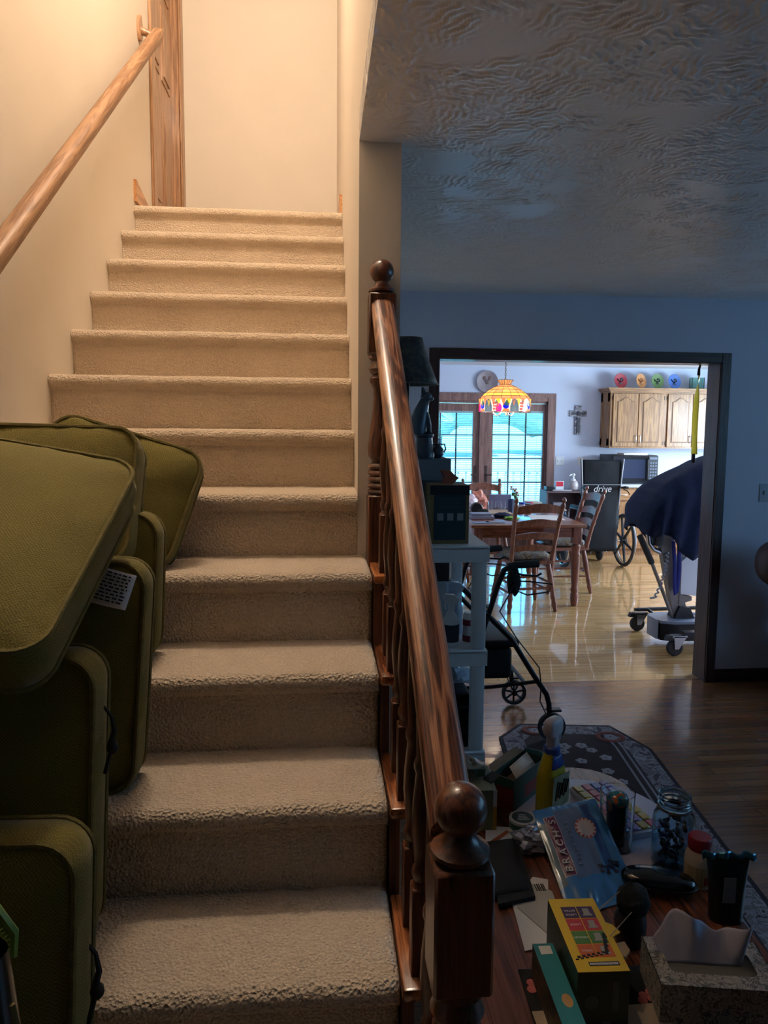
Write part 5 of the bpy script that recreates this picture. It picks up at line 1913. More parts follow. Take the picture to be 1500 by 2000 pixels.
# ------------------------------------------------------------------ area rug
rg = thing('area_rug', 'dark floral rug with cut corners on the wood floor beyond the table', 'rug', (1.28, 2.45, 0), math.radians(-6.5))
out = [(-.47, -1.30), (.295, -1.30), (.295, .95), (.16, 1.235), (-.335, 1.235), (-.47, 1.06)]
RT = .009
MB().prism(out, .0005, RT, 'xy').build('rug_edge', mat('dark_plum_wool', '#2a1c22', .95, bump=.4, bscale=200), rg)
def inset(d):
    return [(-.47 + d, -1.30 + d), (.295 - d, -1.30 + d), (.295 - d, .95 - d * .2), (.16 - d * .4, 1.235 - d), (-.335 + d * .4, 1.235 - d), (-.47 + d, 1.06 - d * .3)]
MB().prism(inset(.02), RT, RT + .001, 'xy').build('rug_border', patch_mat('pale_floral_border', ['#4a4148', '#85808a', '#6b6468', '#938d92', '#3f3238'], 15, .95, .6), rg)
fld = inset(.125)
MB().prism(fld, RT + .001, RT + .002, 'xy').build('rug_field', mat('dark_brown_wool', '#31242a', .95, bump=.4, bscale=200), rg)
m = MB()
for o in (0, .035):
    m.tube([(.10 + o, 1.10, RT + .003), (.115 + o, .95, RT + .003), (.118 + o, .20, RT + .003), (.12 + o, -.5, RT + .003), (.12 + o, -1.05, RT + .003)], .006, 6, flat=.3)
m.build('rug_stripe', mat('pale_wool', '#8b8790', .95), rg)
def ringlet(x, y, r):
    MB().tube([(x + r * math.cos(2 * PI * k / 18), y + r * .8 * math.sin(2 * PI * k / 18), RT + .0035) for k in range(18)], .014, 6, closed=True, flat=.25).build('rug_flower', mat('rust_wool', '#7a4238', .95) if 'rust_wool' not in bpy.data.materials else bpy.data.materials['rust_wool'], rg)
ringlet(-.27, 1.145, .055)
ringlet(.12, 1.08, .065)
m = MB()
for x, y, r in ((-.15, .96, .03), (-.17, .90, .026), (-.06, .97, .026), (-.02, .92, .024), (.03, .84, .026), (-.10, .80, .024), (.0, .70, .026), (.04, .60, .022), (-.12, .55, .028), (.12, 1.08, .03), (-.27, 1.145, .028)):
    for k in range(5):
        a = 2 * PI * k / 5 + x * 9
        m.ball((x + r * .7 * math.cos(a), y + r * .7 * math.sin(a), RT + .003), r * .55, r * .55, .002, 8, 4)
m.build('rug_blossom', mat('cream_wool', '#9a9298', .95), rg)

# ------------------------------------------------------------------ coffee table in the foreground
TT = .52
ft = thing('side_table', 'dark cherry side table covered with household clutter beside the newel', 'table', (.61, 1.45, 0))
top_ = [(x, y) for x, y in rrect(.70, 1.50, .16, 8)]
MB().prism(top_, TT - .028, TT, 'xy').build('tabletop', 'sofawood', ft)
MB().prism([(x * .93, y * .965) for x, y in top_], TT - .10, TT - .028, 'xy').build('apron', 'sofawood', ft)
for sx in (-1, 1):
    for sy in (-1, 1):
        MB().lathe([(.018, 0), (.024, .02), (.02, .06), (.030, .30), (.026, TT - .10)], 14, (sx * .25, sy * .62, 0)).build('leg', 'sofawood', ft)
E_ = .0004
Z = TT + E_

def loc_box(t, name, m, x0, x1, y0, y1, z0, z1, bev=0, parent=None):
    return MB().box(x0, x1, y0, y1, z0, z1, bev, 1).build(name, m, parent or t)

# round white mat
tag(MB().lathe([(.225, 0), (.232, .002), (.225, .004)], 48, (.775, 1.885, Z)).build('round_placemat', mat('pale_vinyl_mat', '#b9b5c6', .45)), 'round pale placemat lying under the pill organiser', 'placemat')
# dark floral cloth under the boxes
t = thing('floral_cloth', 'dark cloth with pink flowers lying under the boxes at the front of the table', 'cloth', (.54, 1.245, Z))
MB().prism([(-.145, -.16), (.13, -.16), (.14, .09), (-.135, .10)], 0, .002, 'xy').build('cloth', mat('black_green_cloth', '#16191a', .9), t)
for x, y in ((-.118, .062), (-.108, .050), (-.122, .045), (.095, .012), (.108, .004), (.088, .000), (.112, .020), (-.1, -.09)):
    MB().ball((x, y, .003), .010, .010, .0015, 8, 4).build('pink_flower', mat('pink_print', '#b4605c', .9) if 'pink_print' not in bpy.data.materials else bpy.data.materials['pink_print'], t)
# cream card under the front boxes
tag(MB().box(.402, .66, 1.07, 1.236, Z + .0025, Z + .004).build('cream_card', mat('cream_card', '#b09c84', .8)), 'cream card sticking out under the boxes at the very front', 'card')
YZ = Z + .0045

# yellow and green carton
yb = thing('yellow_green_carton', 'yellow topped dark green carton with coloured size squares near the tissue box', 'box', (.524, 1.285, YZ), math.radians(-2.4))
H = .642 - YZ
W2, D2 = .049, .102
loc_box(yb, 'carton', mat('dark_green_print', '#20301c', .45), -W2, W2, -D2, D2, 0, H - .0006)
loc_box(yb, 'yellow_top', mat('yellow_print', '#c7a312', .4), -W2, W2, -D2, D2, H - .0006, H)
gk = 'white_print'
mat_w = mat('white_print', '#c9c6c0', .5)
M['white_print'] = mat_w
rows = (('#3b1d44', 'EXTRA', 'LARGE'), ('#a3222c', 'LARGE', None), ('#3f6b2a', 'MEDIUM', None), ('#b4521c', 'SMALL', None))
for i, (c_, a, b2) in enumerate(rows):
    y1 = D2 - .026 - .036 * i
    mm_ = mat('size_square_%d' % i, c_, .45)
    for q, (x0, x1) in enumerate(((-.030, .001), (.003, .036))):
        sq = MB().box(x0, x1, y1 - .034, y1, H, H + .0004).build('size_square', mm_, yb)
        if q == 0:
            mt = frame_mtx(((x0 + x1) / 2, y1 - .017 + (.005 if b2 else 0), H + .0007), (-1, 0, 0), (0, -1, 0))
            lettering(a, .0075, 'white_print', sq, mt, 'size_lettering', .0001)
            if b2:
                lettering(b2, .0075, 'white_print', sq, frame_mtx(((x0 + x1) / 2, y1 - .024, H + .0007), (-1, 0, 0), (0, -1, 0)), 'size_lettering', .0001)
        else:
            ic = MB()
            ic.mi = 0
            ic.box(x0 + .010, x1 - .010, y1 - .024, y1 - .006, H + .0004, H + .0007)
            ic.box(x0 + .007, x1 - .007, y1 - .028, y1 - .023, H + .0004, H + .0008)
            ic.build('picture', mat('silver_print', '#8d8a80', .4) if 'silver_print' not in bpy.data.materials else bpy.data.materials['silver_print'], sq)
loc_box(yb, 'purple_bar', mat('purple_bar', '#1d1430', .5), -.022, .036, -D2 + .014, -D2 + .024, H, H + .0004)
m = MB()
for i in range(17):
    m.box(-.020 + .0032 * i, -.0178 + .0032 * i, -D2 + .0165, -D2 + .0215, H + .0004, H + .0006)
m.build('bar_print', 'white_print', yb)
m = MB()
for i in range(13):                                    # torn perforated edge of the opening
    u = i / 12
    m.box(-.040 + .06 * u - .003, -.040 + .06 * u + .003, -D2 + .030 + .004 * (i % 2) + .012 * u, -D2 + .033 + .006 * (i % 2) + .012 * u, H, H + .0009)
for i in range(9):
    u = i / 8
    m.box(.018 + .012 * u, .024 + .012 * u + .002 * (i % 2), -D2 + .042 + .05 * u, -D2 + .048 + .05 * u, H, H + .0012)
m.build('torn_edge', 'blackmatte', yb)
m = MB()
m.prism([(.049, .045), (.066, .034), (.074, .012), (.060, .004), (.049, -.004)], H - .012, H - .010, 'xy')
m.build('yellow_flap', bpy.data.materials['yellow_print'], yb)
m = MB()
m.prism([(.049, -.004), (.080, .004), (.082, -.020), (.066, -.038), (.049, -.030)], H - .030, H - .024, 'xy')
m.build('torn_card', mat('torn_cardboard', '#9a8266', .8), yb)
m = MB()
m.lathe([(.001, -.0003), (.0135, -.0003), (.0135, 0), (.001, 0)], 22, (-.022, -D2 - .0003, H * .48), 'y')
m.build('round_seal', mat('dim_seal', '#4c564e', .5), yb)
m = MB()
m.box(.018, .029, -D2 - .0006, -D2, H * .32, H * .82)
m.build('side_strip', bpy.data.materials['dim_seal'], yb)
m = MB()
m.box(.0, .016, -D2 - .0006, -D2, .006, .018)
m.build('foot_print', bpy.data.materials['dim_seal'], yb)

# teal carton beside it
tb2 = thing('teal_carton', 'slim teal topped carton standing against the yellow and green carton', 'box', (.4455, 1.205, YZ), math.radians(-1.5))
H = .596 - YZ
loc_box(tb2, 'carton', patch_mat('photo_print', ['#2c2620', '#5a4a38', '#3c3328', '#7a664c'], 14, .5, .02), -.022, .020, -.105, .115, 0, H)
loc_box(tb2, 'teal_top', mat('teal_print', '#1f6f74', .45), -.022, .020, -.105, .115, H, H + .0006)
loc_box(tb2, 'white_patch', 'white_print', -.012, .012, .085, .108, H + .0006, H + .001)
m = MB()
m.ball((.004, -.03, H + .0006), .010, .016, .001, 12, 4)
m.build('print_spot', mat('tan_print', '#a87c48', .5), tb2)

# tissue box with a tissue
ts = thing('tissue_box', 'white patterned tissue box with a tissue pulled up at the front of the table', 'tissue box', (.757, 1.238, Z), math.radians(-9.5))
H = .600 - Z
tp = patch_mat('botanical_print', ['#a39c90', '#5f5f5c', '#a8a195', '#8b867c', '#a39c90'], 55, .7, .03)
hx, hy = .1125, .066
m = MB()
m.box(-hx, hx, -hy, -hy + .002, 0, H)
m.box(-hx, hx, hy - .002, hy, 0, H)
m.box(-hx, -hx + .002, -hy + .002, hy - .002, 0, H)
m.box(hx - .002, hx, -hy + .002, hy - .002, 0, H)
m.box(-hx + .002, hx - .002, -hy + .002, hy - .002, 0, .002)
hole = [(x, y + .002) for x, y in rrect(.165, .066, .014, 4)]
outr = rrect(hx * 2, hy * 2, .002, 4)
n = len(hole)
vs = [(x, y, z) for z in (H, H - .0015) for p in (outr, hole) for x, y in p]
fs = []
for i in range(n):
    j = (i + 1) % n
    fs += [(i, j, n + j, n + i), (2 * n + i, 3 * n + i, 3 * n + j, 2 * n + j), (n + i, n + j, 3 * n + j, 3 * n + i)]
m.add(vs, fs)
m.build('carton', tp, ts)
loc_box(ts, 'dark_inside', mat('grey_tissue_stack', '#6b6a60', .9), -hx + .004, hx - .004, -hy + .004, hy - .004, .002, H - .012)
m = MB()
def tissue(u, v):
    x = -.088 + .158 * u + .018 * (v - .3) * (u - .5) * 2
    top2 = .066 + .020 * math.sin(u * 8.2 + 5.2) + .012 * u - .03 * max(0, .15 - u) * 4
    z = H - .012 + (top2) * v
    y = .010 + .012 * math.sin(u * 11) * v + .006 * math.sin(u * 23 + 2) * v + .020 * v + .012 * math.sin(u * 4.5) * v
    return (x, y, z)
m.grid(tissue, 40, 14)
m.build('tissue', mat('tissue_paper', '#bdbfd6', .9), ts, thick=.0008, angle=80)

# candy bag
cb = thing('candy_bag', 'shiny blue peppermint candy bag with a plum label lying on the table', 'bag', (.658, 1.675, TT))
u_, v_ = V((.2, .052, .0)).normalized(), V((-.012, .207, .092)).normalized()
w_ = u_.cross(v_)
BO = V((0, 0, .062)) - v_ * .029
BW, BH = .198, .290
YO = .029
def bagpt(x, y, off=0.0):
    return bagraw(x, y + YO, off)
def bagraw(x, y, off=0.0):
    a, b = x / (BW / 2), y / (BH / 2)
    h = .018 * max(0, (1 - abs(a) ** 3)) * max(0, (1 - abs(b) ** 4)) + .0012
    cr = .003 * noise.noise((x * 26, y * 26, 1)) + .003 * noise.noise((x * 60, y * 18, 4)) * (1 + 2 * abs(b) ** 3)
    p = BO + u_ * x + v_ * y + w_ * (h + cr * (1 if h > .003 else .5) + off)
    p.z = max(p.z, .004 + off)
    return p
def bagback(x, y):
    a, b = x / (BW / 2), y / (BH / 2)
    h = .012 * max(0, (1 - abs(a) ** 3)) * max(0, (1 - abs(b) ** 4))
    p = BO + u_ * x + v_ * y - w_ * h
    p.z = max(p.z, .0015)
    return p
film_b = mat('blue_film', '#3a78b4', .22, var=.1, vscale=18, spec=.8)
m = MB()
m.grid(lambda u, v: bagraw((u - .5) * BW, (v - .5) * BH), 34, 38)
m.grid(lambda u, v: bagback((u - .5) * BW, (v - .5) * BH), 16, 18)
m.build('bag_film', film_b, cb, angle=80)
def patch(name, outline, m_, off, parent=cb, res=10):
    """flat print that follows the bag surface: a convex outline filled as a fan of small rings"""
    cx = sum(p[0] for p in outline) / len(outline)
    cy = sum(p[1] for p in outline) / len(outline)
    dn = []
    for i in range(len(outline)):
        a, b = outline[i], outline[(i + 1) % len(outline)]
        k = max(1, int(math.hypot(b[0] - a[0], b[1] - a[1]) / .008))
        dn += [(a[0] + (b[0] - a[0]) * q / k, a[1] + (b[1] - a[1]) * q / k) for q in range(k)]
    n = len(dn)
    vs, fs = [], []
    for r in range(res + 1):
        s_ = r / res
        vs += [bagpt(cx + (x - cx) * max(s_, .002), cy + (y - cy) * max(s_, .002), off) for x, y in dn]
    for r in range(res):
        for i in range(n):
            fs.append((r * n + i, r * n + (i + 1) % n, (r + 1) * n + (i + 1) % n, (r + 1) * n + i))
    mb = MB()
    mb.add(vs, fs)
    return mb.build(name, m_, parent, angle=80)
patch('pale_panel', [(-.050, -.092), (.030, -.092), (.030, .098), (-.050, .098)], mat('pale_blue_film', '#5b7196', .25, spec=.8), .0006)
patch('clear_edge', [(-.100, -.10), (-.078, -.10), (-.078, .07), (-.100, .07)], mat('clear_film', '#6f7f86', .2, spec=.8), .0006)
patch('dark_stripe', [(.036, -.09), (.062, -.09), (.062, .10), (.036, .10)], mat('deep_blue_film', '#1f4486', .22, spec=.8), .0006)
patch('label_border', [(-.079, -.081), (-.049, -.083), (-.049, .083), (-.081, .085)], mat('label_border', '#a9a0b4', .4), .0008)
lb = patch('plum_label', [(-.077, -.079), (-.051, -.081), (-.051, .081), (-.079, .083)], mat('plum_label', '#5a1a44', .4), .0012)
for i, chh in enumerate("BRACH'S"):
    y = (-.066, -.044, -.021, .004, .028, .046, .063)[i]
    sz = .027 if chh != "'" else .022
    o_ = bagpt(-.064, y, .0040)
    lettering(chh, sz, 'white_print', lb, frame_mtx(o_, v_, -u_), 'brand_lettering', .0012)
for i, chh in enumerate('Peppermint'):
    o_ = bagpt(-.030, -.060 + .0125 * i, .0030)
    lettering(chh, .016, mat('faint_print', '#7f8ea8', .4) if 'faint_print' not in bpy.data.materials else bpy.data.materials['faint_print'], cb, frame_mtx(o_, v_, -u_), 'flavour_lettering', .0008)
cc = (.022, .028)
disc = patch('mint_candy', [(cc[0] + .030 * math.cos(2 * PI * k / 24), cc[1] + .030 * math.sin(2 * PI * k / 24)) for k in range(24)], mat('candy_white', '#b7b2b6', .4), .0014)
for k in range(14):
    a = 2 * PI * k / 14
    d_ = .16
    patch('candy_stripe', [(cc[0] + .0215 * math.cos(a), cc[1] + .0215 * math.sin(a)), (cc[0] + .0295 * math.cos(a - d_), cc[1] + .0295 * math.sin(a - d_)), (cc[0] + .0295 * math.cos(a + d_), cc[1] + .0295 * math.sin(a + d_))], mat('candy_red', '#9c2a26', .4) if 'candy_red' not in bpy.data.materials else bpy.data.materials['candy_red'], .0022, disc, 3)
m = MB()
for k in range(26):
    x, y = random.gauss(.052, .014), random.gauss(-.082, .008)
    m.ball(bagpt(x, max(y, -.108), .001), random.uniform(.003, .008), random.uniform(.003, .007), .002, 6, 4)
m.build('leaf_print', mat('navy_print', '#12203f', .4), cb)

# yellow trigger spray
sp_ = thing('spray_cleaner', 'bright yellow spray cleaner bottle with a white trigger head on the table', 'spray bottle', (.662, 1.925, Z + .0045), math.radians(40))
ylw = mat('yellow_bottle', '#a5970c', .35)
m = MB()
prof = [(0, .048, .030), (.006, .051, .032), (.07, .051, .031), (.120, .050, .030), (.145, .043, .027), (.170, .030, .022), (.190, .021, .018), (.200, .018, .016)]
vs, fs = [], []
n = 24
for z, a, b in prof:
    for j in range(n):
        t_ = 2 * PI * j / n
        cx, sy = math.cos(t_), math.sin(t_)
        vs.append((math.copysign(abs(cx) ** .7, cx) * a, math.copysign(abs(sy) ** .7, sy) * b, z))
for i in range(len(prof) - 1):
    for j in range(n):
        fs.append((i * n + j, i * n + (j + 1) % n, (i + 1) * n + (j + 1) % n, (i + 1) * n + j))
fs += [list(range(n))[::-1], [(len(prof) - 1) * n + j for j in range(n)]]
m.add(vs, fs).build('bottle', ylw, sp_, angle=60)
m = MB()
m.lathe([(.0215, .176), (.024, .182), (.024, .200), (.019, .205)], 20)
m.build('collar', mat('blue_collar', '#1b3f8c', .4), sp_)
m = MB()
vs, fs = [], []
for z, a, b in ((.147, .0435, .0278), (.172, .0305, .0226), (.183, .0255, .0205)):
    for j in range(13):
        t_ = -PI * .75 + PI * .6 * j / 12
        cx, sy = math.cos(t_), math.sin(t_)
        vs.append((math.copysign(abs(cx) ** .7, cx) * a * 1.02, math.copysign(abs(sy) ** .7, sy) * b * 1.02, z))
for i in range(2):
    for j in range(12):
        fs.append((i * 13 + j, i * 13 + j + 1, (i + 1) * 13 + j + 1, (i + 1) * 13 + j))
m.add(vs, fs).build('blue_shoulder_label', bpy.data.materials['blue_collar'], sp_, thick=.0008)
m = MB()
m.prism([(-.045, .036), (.045, .030), (.045, .125), (-.040, .130)], -.0335, -.0325)
lab_ = m.build('front_label', mat('photo_label', '#8a8468', .5, var=.3, vscale=40), sp_)
m = MB()
for i in range(6):
    m.tube([(-.030 + .011 * i, -.0345, .060 + .006 * (i % 2)), (-.018 + .011 * i, -.0345, .112 - .005 * (i % 3))], .0025, 5)
m.build('label_script', 'blackmatte', lab_)
m = MB()
m.lathe([(.017, .203), (.018, .235), (.014, .240)], 14)
m.grid(puff((.004, 0, .258), .036, .019, .028, .6), 20, 12, cu=True)
hd = m.build('spray_head', mat('white_trigger', '#b9b4bb', .4), sp_)
m = MB()
m.tube([(.030, 0, .250), (.036, 0, .222), (.028, 0, .200), (.024, 0, .190)], [.008, .007, .006, .004], 8)
m.build('trigger', bpy.data.materials['white_trigger'], hd)

# open red and green carton
rc = thing('open_carton', 'open red and green carton with its flaps up left of the yellow spray', 'box', (.597, 2.030, Z), math.radians(45.5))
L2, W2, H = .096, .037, .100
red, grn = mat('red_print', '#7d2a20', .5), mat('green_print', '#2c4a42', .5)
kraft = mat('kraft_inside', '#7a6650', .8)
for nm, mm_, a in (('end_panel', red, (-L2, -L2 + .0015, -W2, W2)), ('end_panel', grn, (L2 - .0015, L2, -W2, W2)), ('side_panel', grn, (-L2, L2, -W2, -W2 + .0015)), ('side_panel', grn, (-L2, L2, W2 - .0015, W2))):
    loc_box(rc, nm, mm_, a[0], a[1], a[2], a[3], 0, H)
loc_box(rc, 'bottom_panel', kraft, -L2 + .002, L2 - .002, -W2 + .002, W2 - .002, 0, .002)
loc_box(rc, 'inner_liner', kraft, -L2 + .002, L2 - .002, -W2 + .002, W2 - .002, .002, .055)
loc_box(rc, 'green_band', mat('teal_band', '#2b5a50', .5), -L2 - .0006, -L2, -W2, W2, H * .72, H)
loc_box(rc, 'red_patch', red, -.03, L2 - .01, -W2 - .0006, -W2, .02, .06)
m = MB()
m.prism([(-W2, H), (W2, H), (W2 * .8, H + .012), (-W2 * .7, H + .016)], L2 - .002, L2 - .0005, 'yz')
m.build('end_flap', mat('teal_flap', '#35707c', .4), rc)
m = MB()
m.add([(-L2, W2, H), (L2, W2, H), (L2 - .02, W2 + .022, H + .012), (-L2 + .02, W2 + .024, H + .010), (-L2, W2 + .001, H - .001), (L2, W2 + .001, H - .001), (L2 - .02, W2 + .023, H + .011), (-L2 + .02, W2 + .025, H + .009)], [(0, 1, 2, 3), (4, 7, 6, 5), (0, 4, 5, 1), (1, 5, 6, 2), (2, 6, 7, 3), (3, 7, 4, 0)])
m.build('side_flap', kraft, rc)
m = MB()
m.add([(-.05, -W2 + .006, H - .035), (.07, -W2 + .006, H - .030), (.085, .02, H + .004), (-.02, .022, H - .006)], [(0, 1, 2, 3)])
m.build('paper_liner', 'paper', rc, thick=.001)
tag(MB().prism([(.56, 1.96), (.66, 2.03), (.70, 2.02), (.62, 1.935)], Z, Z + .0015, 'xy').build('paper_slip', 'paper'), 'white paper slip in front of the open red and green carton', 'paper')

# pale carton with a yellow edge behind the newel ball
lc = thing('pale_carton', 'pale green carton with a yellow edge behind the newel ball', 'box', (.438, 1.925, Z), math.radians(-3))
loc_box(lc, 'carton', mat('pale_green_print', '#69705a', .55), -.052, .050, -.07, .075, 0, .118, .001)
loc_box(lc, 'yellow_edge', mat('amber_band', '#9c7a20', .5), .040, .0508, -.0708, -.0698, 0, .070)
loc_box(lc, 'white_edge', 'white_print', .040, .0508, -.0708, -.0698, .070, .118)
tp2 = thing('torn_packet', 'crumpled clear packet with green print on the pale carton', 'packet', (.425, 1.955, Z + .1185))
crumple((0, 0, .022), .045, .045, .022, 5.5, .5, flat=0).build('film', mat('smoky_film', '#6a7068', .25, spec=.8), tp2, angle=25)
loc_box(tp2, 'green_print', mat('leaf_print', '#33553a', .5), .012, .038, -.047, -.045, .012, .034)
bcd = MB()
bcd.T = Matrix.Translation((.476, 1.902, Z + .1195)) @ Matrix.Rotation(.5, 4, 'Z') @ Matrix.Rotation(-.35, 4, 'Y')
bcd.box(-.006, .03, -.012, .022, 0, .004)
tag(bcd.build('black_card', 'black'), 'small black card on the pale carton beside the packet', 'card')

# tin
tn = thing('round_tin', 'flat round green tin with a white rim on the table', 'tin', (.563, 1.866, Z))
MB().lathe([(.036, 0), (.037, .002), (.037, .020), (.036, .022)], 30).build('tin_body', mat('green_tin', '#1f5a4a', .35), tn)
MB().lathe([(.0375, .020), (.0375, .027), (.030, .0285)], 30).build('white_rim', mat('tin_white', '#b9b7b2', .4), tn)
ld = MB().lathe([(.030, .0278), (.030, .0289), (.001, .0291)], 30).build('dark_lid', mat('dark_green_lid', '#22332e', .4), tn)
m = MB()
for i in range(4):
    m.box(-.018 + .003 * i, .016 - .002 * i, -.015 + .008 * i, -.011 + .008 * i, .0291, .0295)
m.build('lid_print', bpy.data.materials['tin_white'], ld)

# papers, foil, black wallet
t = thing('paper_stack', 'white envelope with a barcode lying at the left edge of the table', 'envelope', (.50, 1.52, Z))
MB().prism([(-.052, .03), (-.066, -.126), (-.006, -.116), (.06, .107), (.025, .12)], 0, .003, 'xy').build('envelope', 'paper', t)
MB().prism([(-.045, .01), (.0, -.085), (.045, -.07), (.055, .06), (.0, .10)], .003, .005, 'xy').build('top_sheet', mat('grey_sheet', '#aaa59c', .8), t)
for i in range(5):
    MB().box(.018 + .0052 * i, .0205 + .0052 * i + .0012 * (i % 2), .062, .088, .005, .0056).build('barcode', 'blackmatte', t)
t = thing('leaflet', 'printed leaflet with an orange stripe under the silver foil', 'leaflet', (.49, 1.81, Z))
MB().prism([(-.06, -.06), (.06, -.075), (.085, .045), (-.03, .065)], 0, .002, 'xy').build('sheet', 'paper', t)
MB().prism([(-.035, -.03), (.03, .03), (.022, .038), (-.045, -.018)], .002, .0026, 'xy').build('orange_stripe', mat('orange_print', '#a8552a', .6), t)
tag(crumple((.562, 1.762, Z + .026), .048, .042, .026, 7.9, .7, 20, 14, flat=Z + .0035).build('foil_wrapper', mat('silver_foil', '#b4b4c2', .25, .5), angle=12), 'crumpled silver foil wrapper beside the candy bag', 'wrapper')
bw = thing('black_wallet', 'flat black pouch lying open beside the newel post', 'pouch', (.470, 1.66, Z + .0055))
MB().prism([(-.028, .105), (.055, .122), (.034, -.110), (-.060, -.130)], 0, .010, 'xy').build('lower_flap', 'blackmatte', bw)
m = MB()
m.grid(lambda u, v: (-.045 + .09 * u - .02 * (1 - v), -.10 + .21 * v + .012 * u, .010 + .012 * math.sin(u * PI) * math.sin(v * PI) + .004 * math.sin(v * 9)), 10, 14)
m.build('upper_flap', 'blackmatte', bw, thick=.004)

# glass tumbler holding a dark handle with a marbled knob
gv = thing('glass_tumbler', 'tall clear glass holding a dark wand with a marbled knob', 'glass', (.786, 1.750, Z))
MB().lathe([(.035, 0), (.041, .004), (.0455, .158), (.0435, .158), (.038, .012), (.001, .010)], 28).build('tumbler', 'clear', gv)
m = MB()
m.tube([(.0, 0, .012), (0, 0, .07), (.0, 0, .125)], [.022, .027, .029], 14)
wd = m.build('dark_wand', mat('dark_resin', '#14161a', .25), gv)
MB().ball((0, 0, .135), .0295, .0295, .023, 16, 10).build('marbled_knob', patch_mat('marbled_glass', ['#1f5a78', '#2b7f8c', '#a85a28', '#26343c'], 34, .2, .02), wd)

# pill organiser
po = thing('pill_organizer', 'weekly pill organiser with coloured lids behind the glass tumbler', 'pill box', (.842, 1.905, Z + .0045), math.radians(12))
loc_box(po, 'tray', mat('white_tray', '#a9a7b4', .4), -.062, .070, -.135, .135, 0, .022, .004)
lids = [mat('lid_%s' % k, c_, .18, spec=.8) for k, c_ in (('yellow', '#9c8a1c'), ('pink', '#a83c58'), ('blue', '#1d5aa8'), ('violet', '#6a5aa0'))]
for i in range(7):
    for j in range(4):
        x0, y0 = -.056 + .031 * j, -.128 + .037 * i
        loc_box(po, 'pill_lid', lids[(j * 1 + (6 - i) // 3) % 4], x0, x0 + .028, y0, y0 + .034, .022, .028, .002)

# mason jar of wrapped sweets
mj = thing('mason_jar', 'blue-tinted glass jar part filled with wrapped sweets near the table edge', 'jar', (.902, 1.668, Z))
MB().lathe([(.046, 0), (.052, .006), (.053, .11), (.050, .135), (.040, .152), (.038, .158), (.041, .162), (.041, .166), (.038, .170), (.040, .175), (.040, .179), (.038, .182), (.040, .188), (.037, .190), (.035, .186), (.035, .155), (.047, .133), (.050, .11), (.049, .010), (.001, .008)], 32).build('glass', glass_mat('aqua_glass', '#cfe6f2', .03), mj)
MB().tube([(.0395 * math.cos(2 * PI * k / 28), .0395 * math.sin(2 * PI * k / 28), .1545) for k in range(28)], .0032, 6, closed=True).build('rubber_ring', mat('brown_ring', '#4a3a34', .6), mj)
sw = [mat('sweet_%d' % i, c_, .3, spec=.8) for i, c_ in enumerate(('#9a8f8c', '#6b4a38', '#8a7ca0', '#b3a8a2', '#5a3a30'))]
for i in range(26):
    a, r = i * 2.4, .034 * math.sqrt((i * .618) % 1)
    z = .018 + .0036 * i
    m = MB()
    m.T = Matrix.Translation((.902 + r * math.cos(a), 1.668 + r * math.sin(a), Z + z + .002)) @ Matrix.Rotation(i * 1.7, 4, 'Z') @ Matrix.Rotation(i * .9, 4, 'Y')
    m.ball((0, 0, 0), .0095, .007, .006, 8, 6)
    m.tube([(-.016, 0, 0), (-.009, 0, 0)], [.006, .002], 6)
    m.tube([(.009, 0, 0), (.016, 0, 0)], [.002, .006], 6)
    tag(m.build('wrapped_sweet', sw[i % 5], angle=50), 'small twist-wrapped sweet inside the blue-tinted glass jar', 'sweet', 'wrapped sweets in the glass jar')

# red-capped pill bottle
pb = thing('pill_bottle', 'white pill bottle with a dark red cap beside the glass jar', 'bottle', (.930, 1.590, Z))
MB().lathe([(.030, 0), (.033, .003), (.0335, .066), (.031, .080), (.024, .090), (.024, .094)], 28).build('bottle', mat('ivory_plastic', '#b3aa9c', .4), pb)
MB().lathe([(.0338, .008), (.0338, .056)], 28).build('bottle_label', mat('striped_label', '#a09072', .5, var=.25, vscale=9, stretch=(30, 30, .5)), pb)
MB().box(-.004, .012, -.0348, -.0332, .014, .034).build('red_square', mat('label_red', '#7d231f', .5), pb)
MB().lathe([(.0265, .090), (.028, .093), (.028, .118), (.025, .122), (.001, .122)], 36).build('cap', mat('dark_red_cap', '#7d1624', .4), pb)

# black pouch bag with a foil top
bp_ = thing('coffee_pouch', 'upright black pouch with a crimped blue foil top at the table edge', 'pouch', (.925, 1.462, Z), math.radians(-6))
m = MB()
def pouch(u, v):
    a = 2 * PI * u
    k = (1 - v ** 3 * .92)
    return ((.036 + .014 * v * v) * math.copysign(abs(math.cos(a)) ** .7, math.cos(a)), .026 * k * math.copysign(abs(math.sin(a)) ** .7, math.sin(a)), .145 * v)
m.grid(pouch, 28, 12, cu=True)
m.build('pouch_body', mat('black_film', '#0d0e14', .28, spec=.7), bp_, angle=70)
m = MB()
m.grid(lambda u, v: (-.058 + .125 * u, .004 * math.sin(u * 26) + .006 * v, .140 + .016 * v + .003 * math.sin(u * 17)), 40, 4)
m.build('foil_top', mat('teal_foil', '#3f7c93', .2, .7), bp_, thick=.0012)
loc_box(bp_, 'grey_label', mat('grey_label', '#77797e', .4), -.020, .008, -.0275, -.0262, .055, .115)

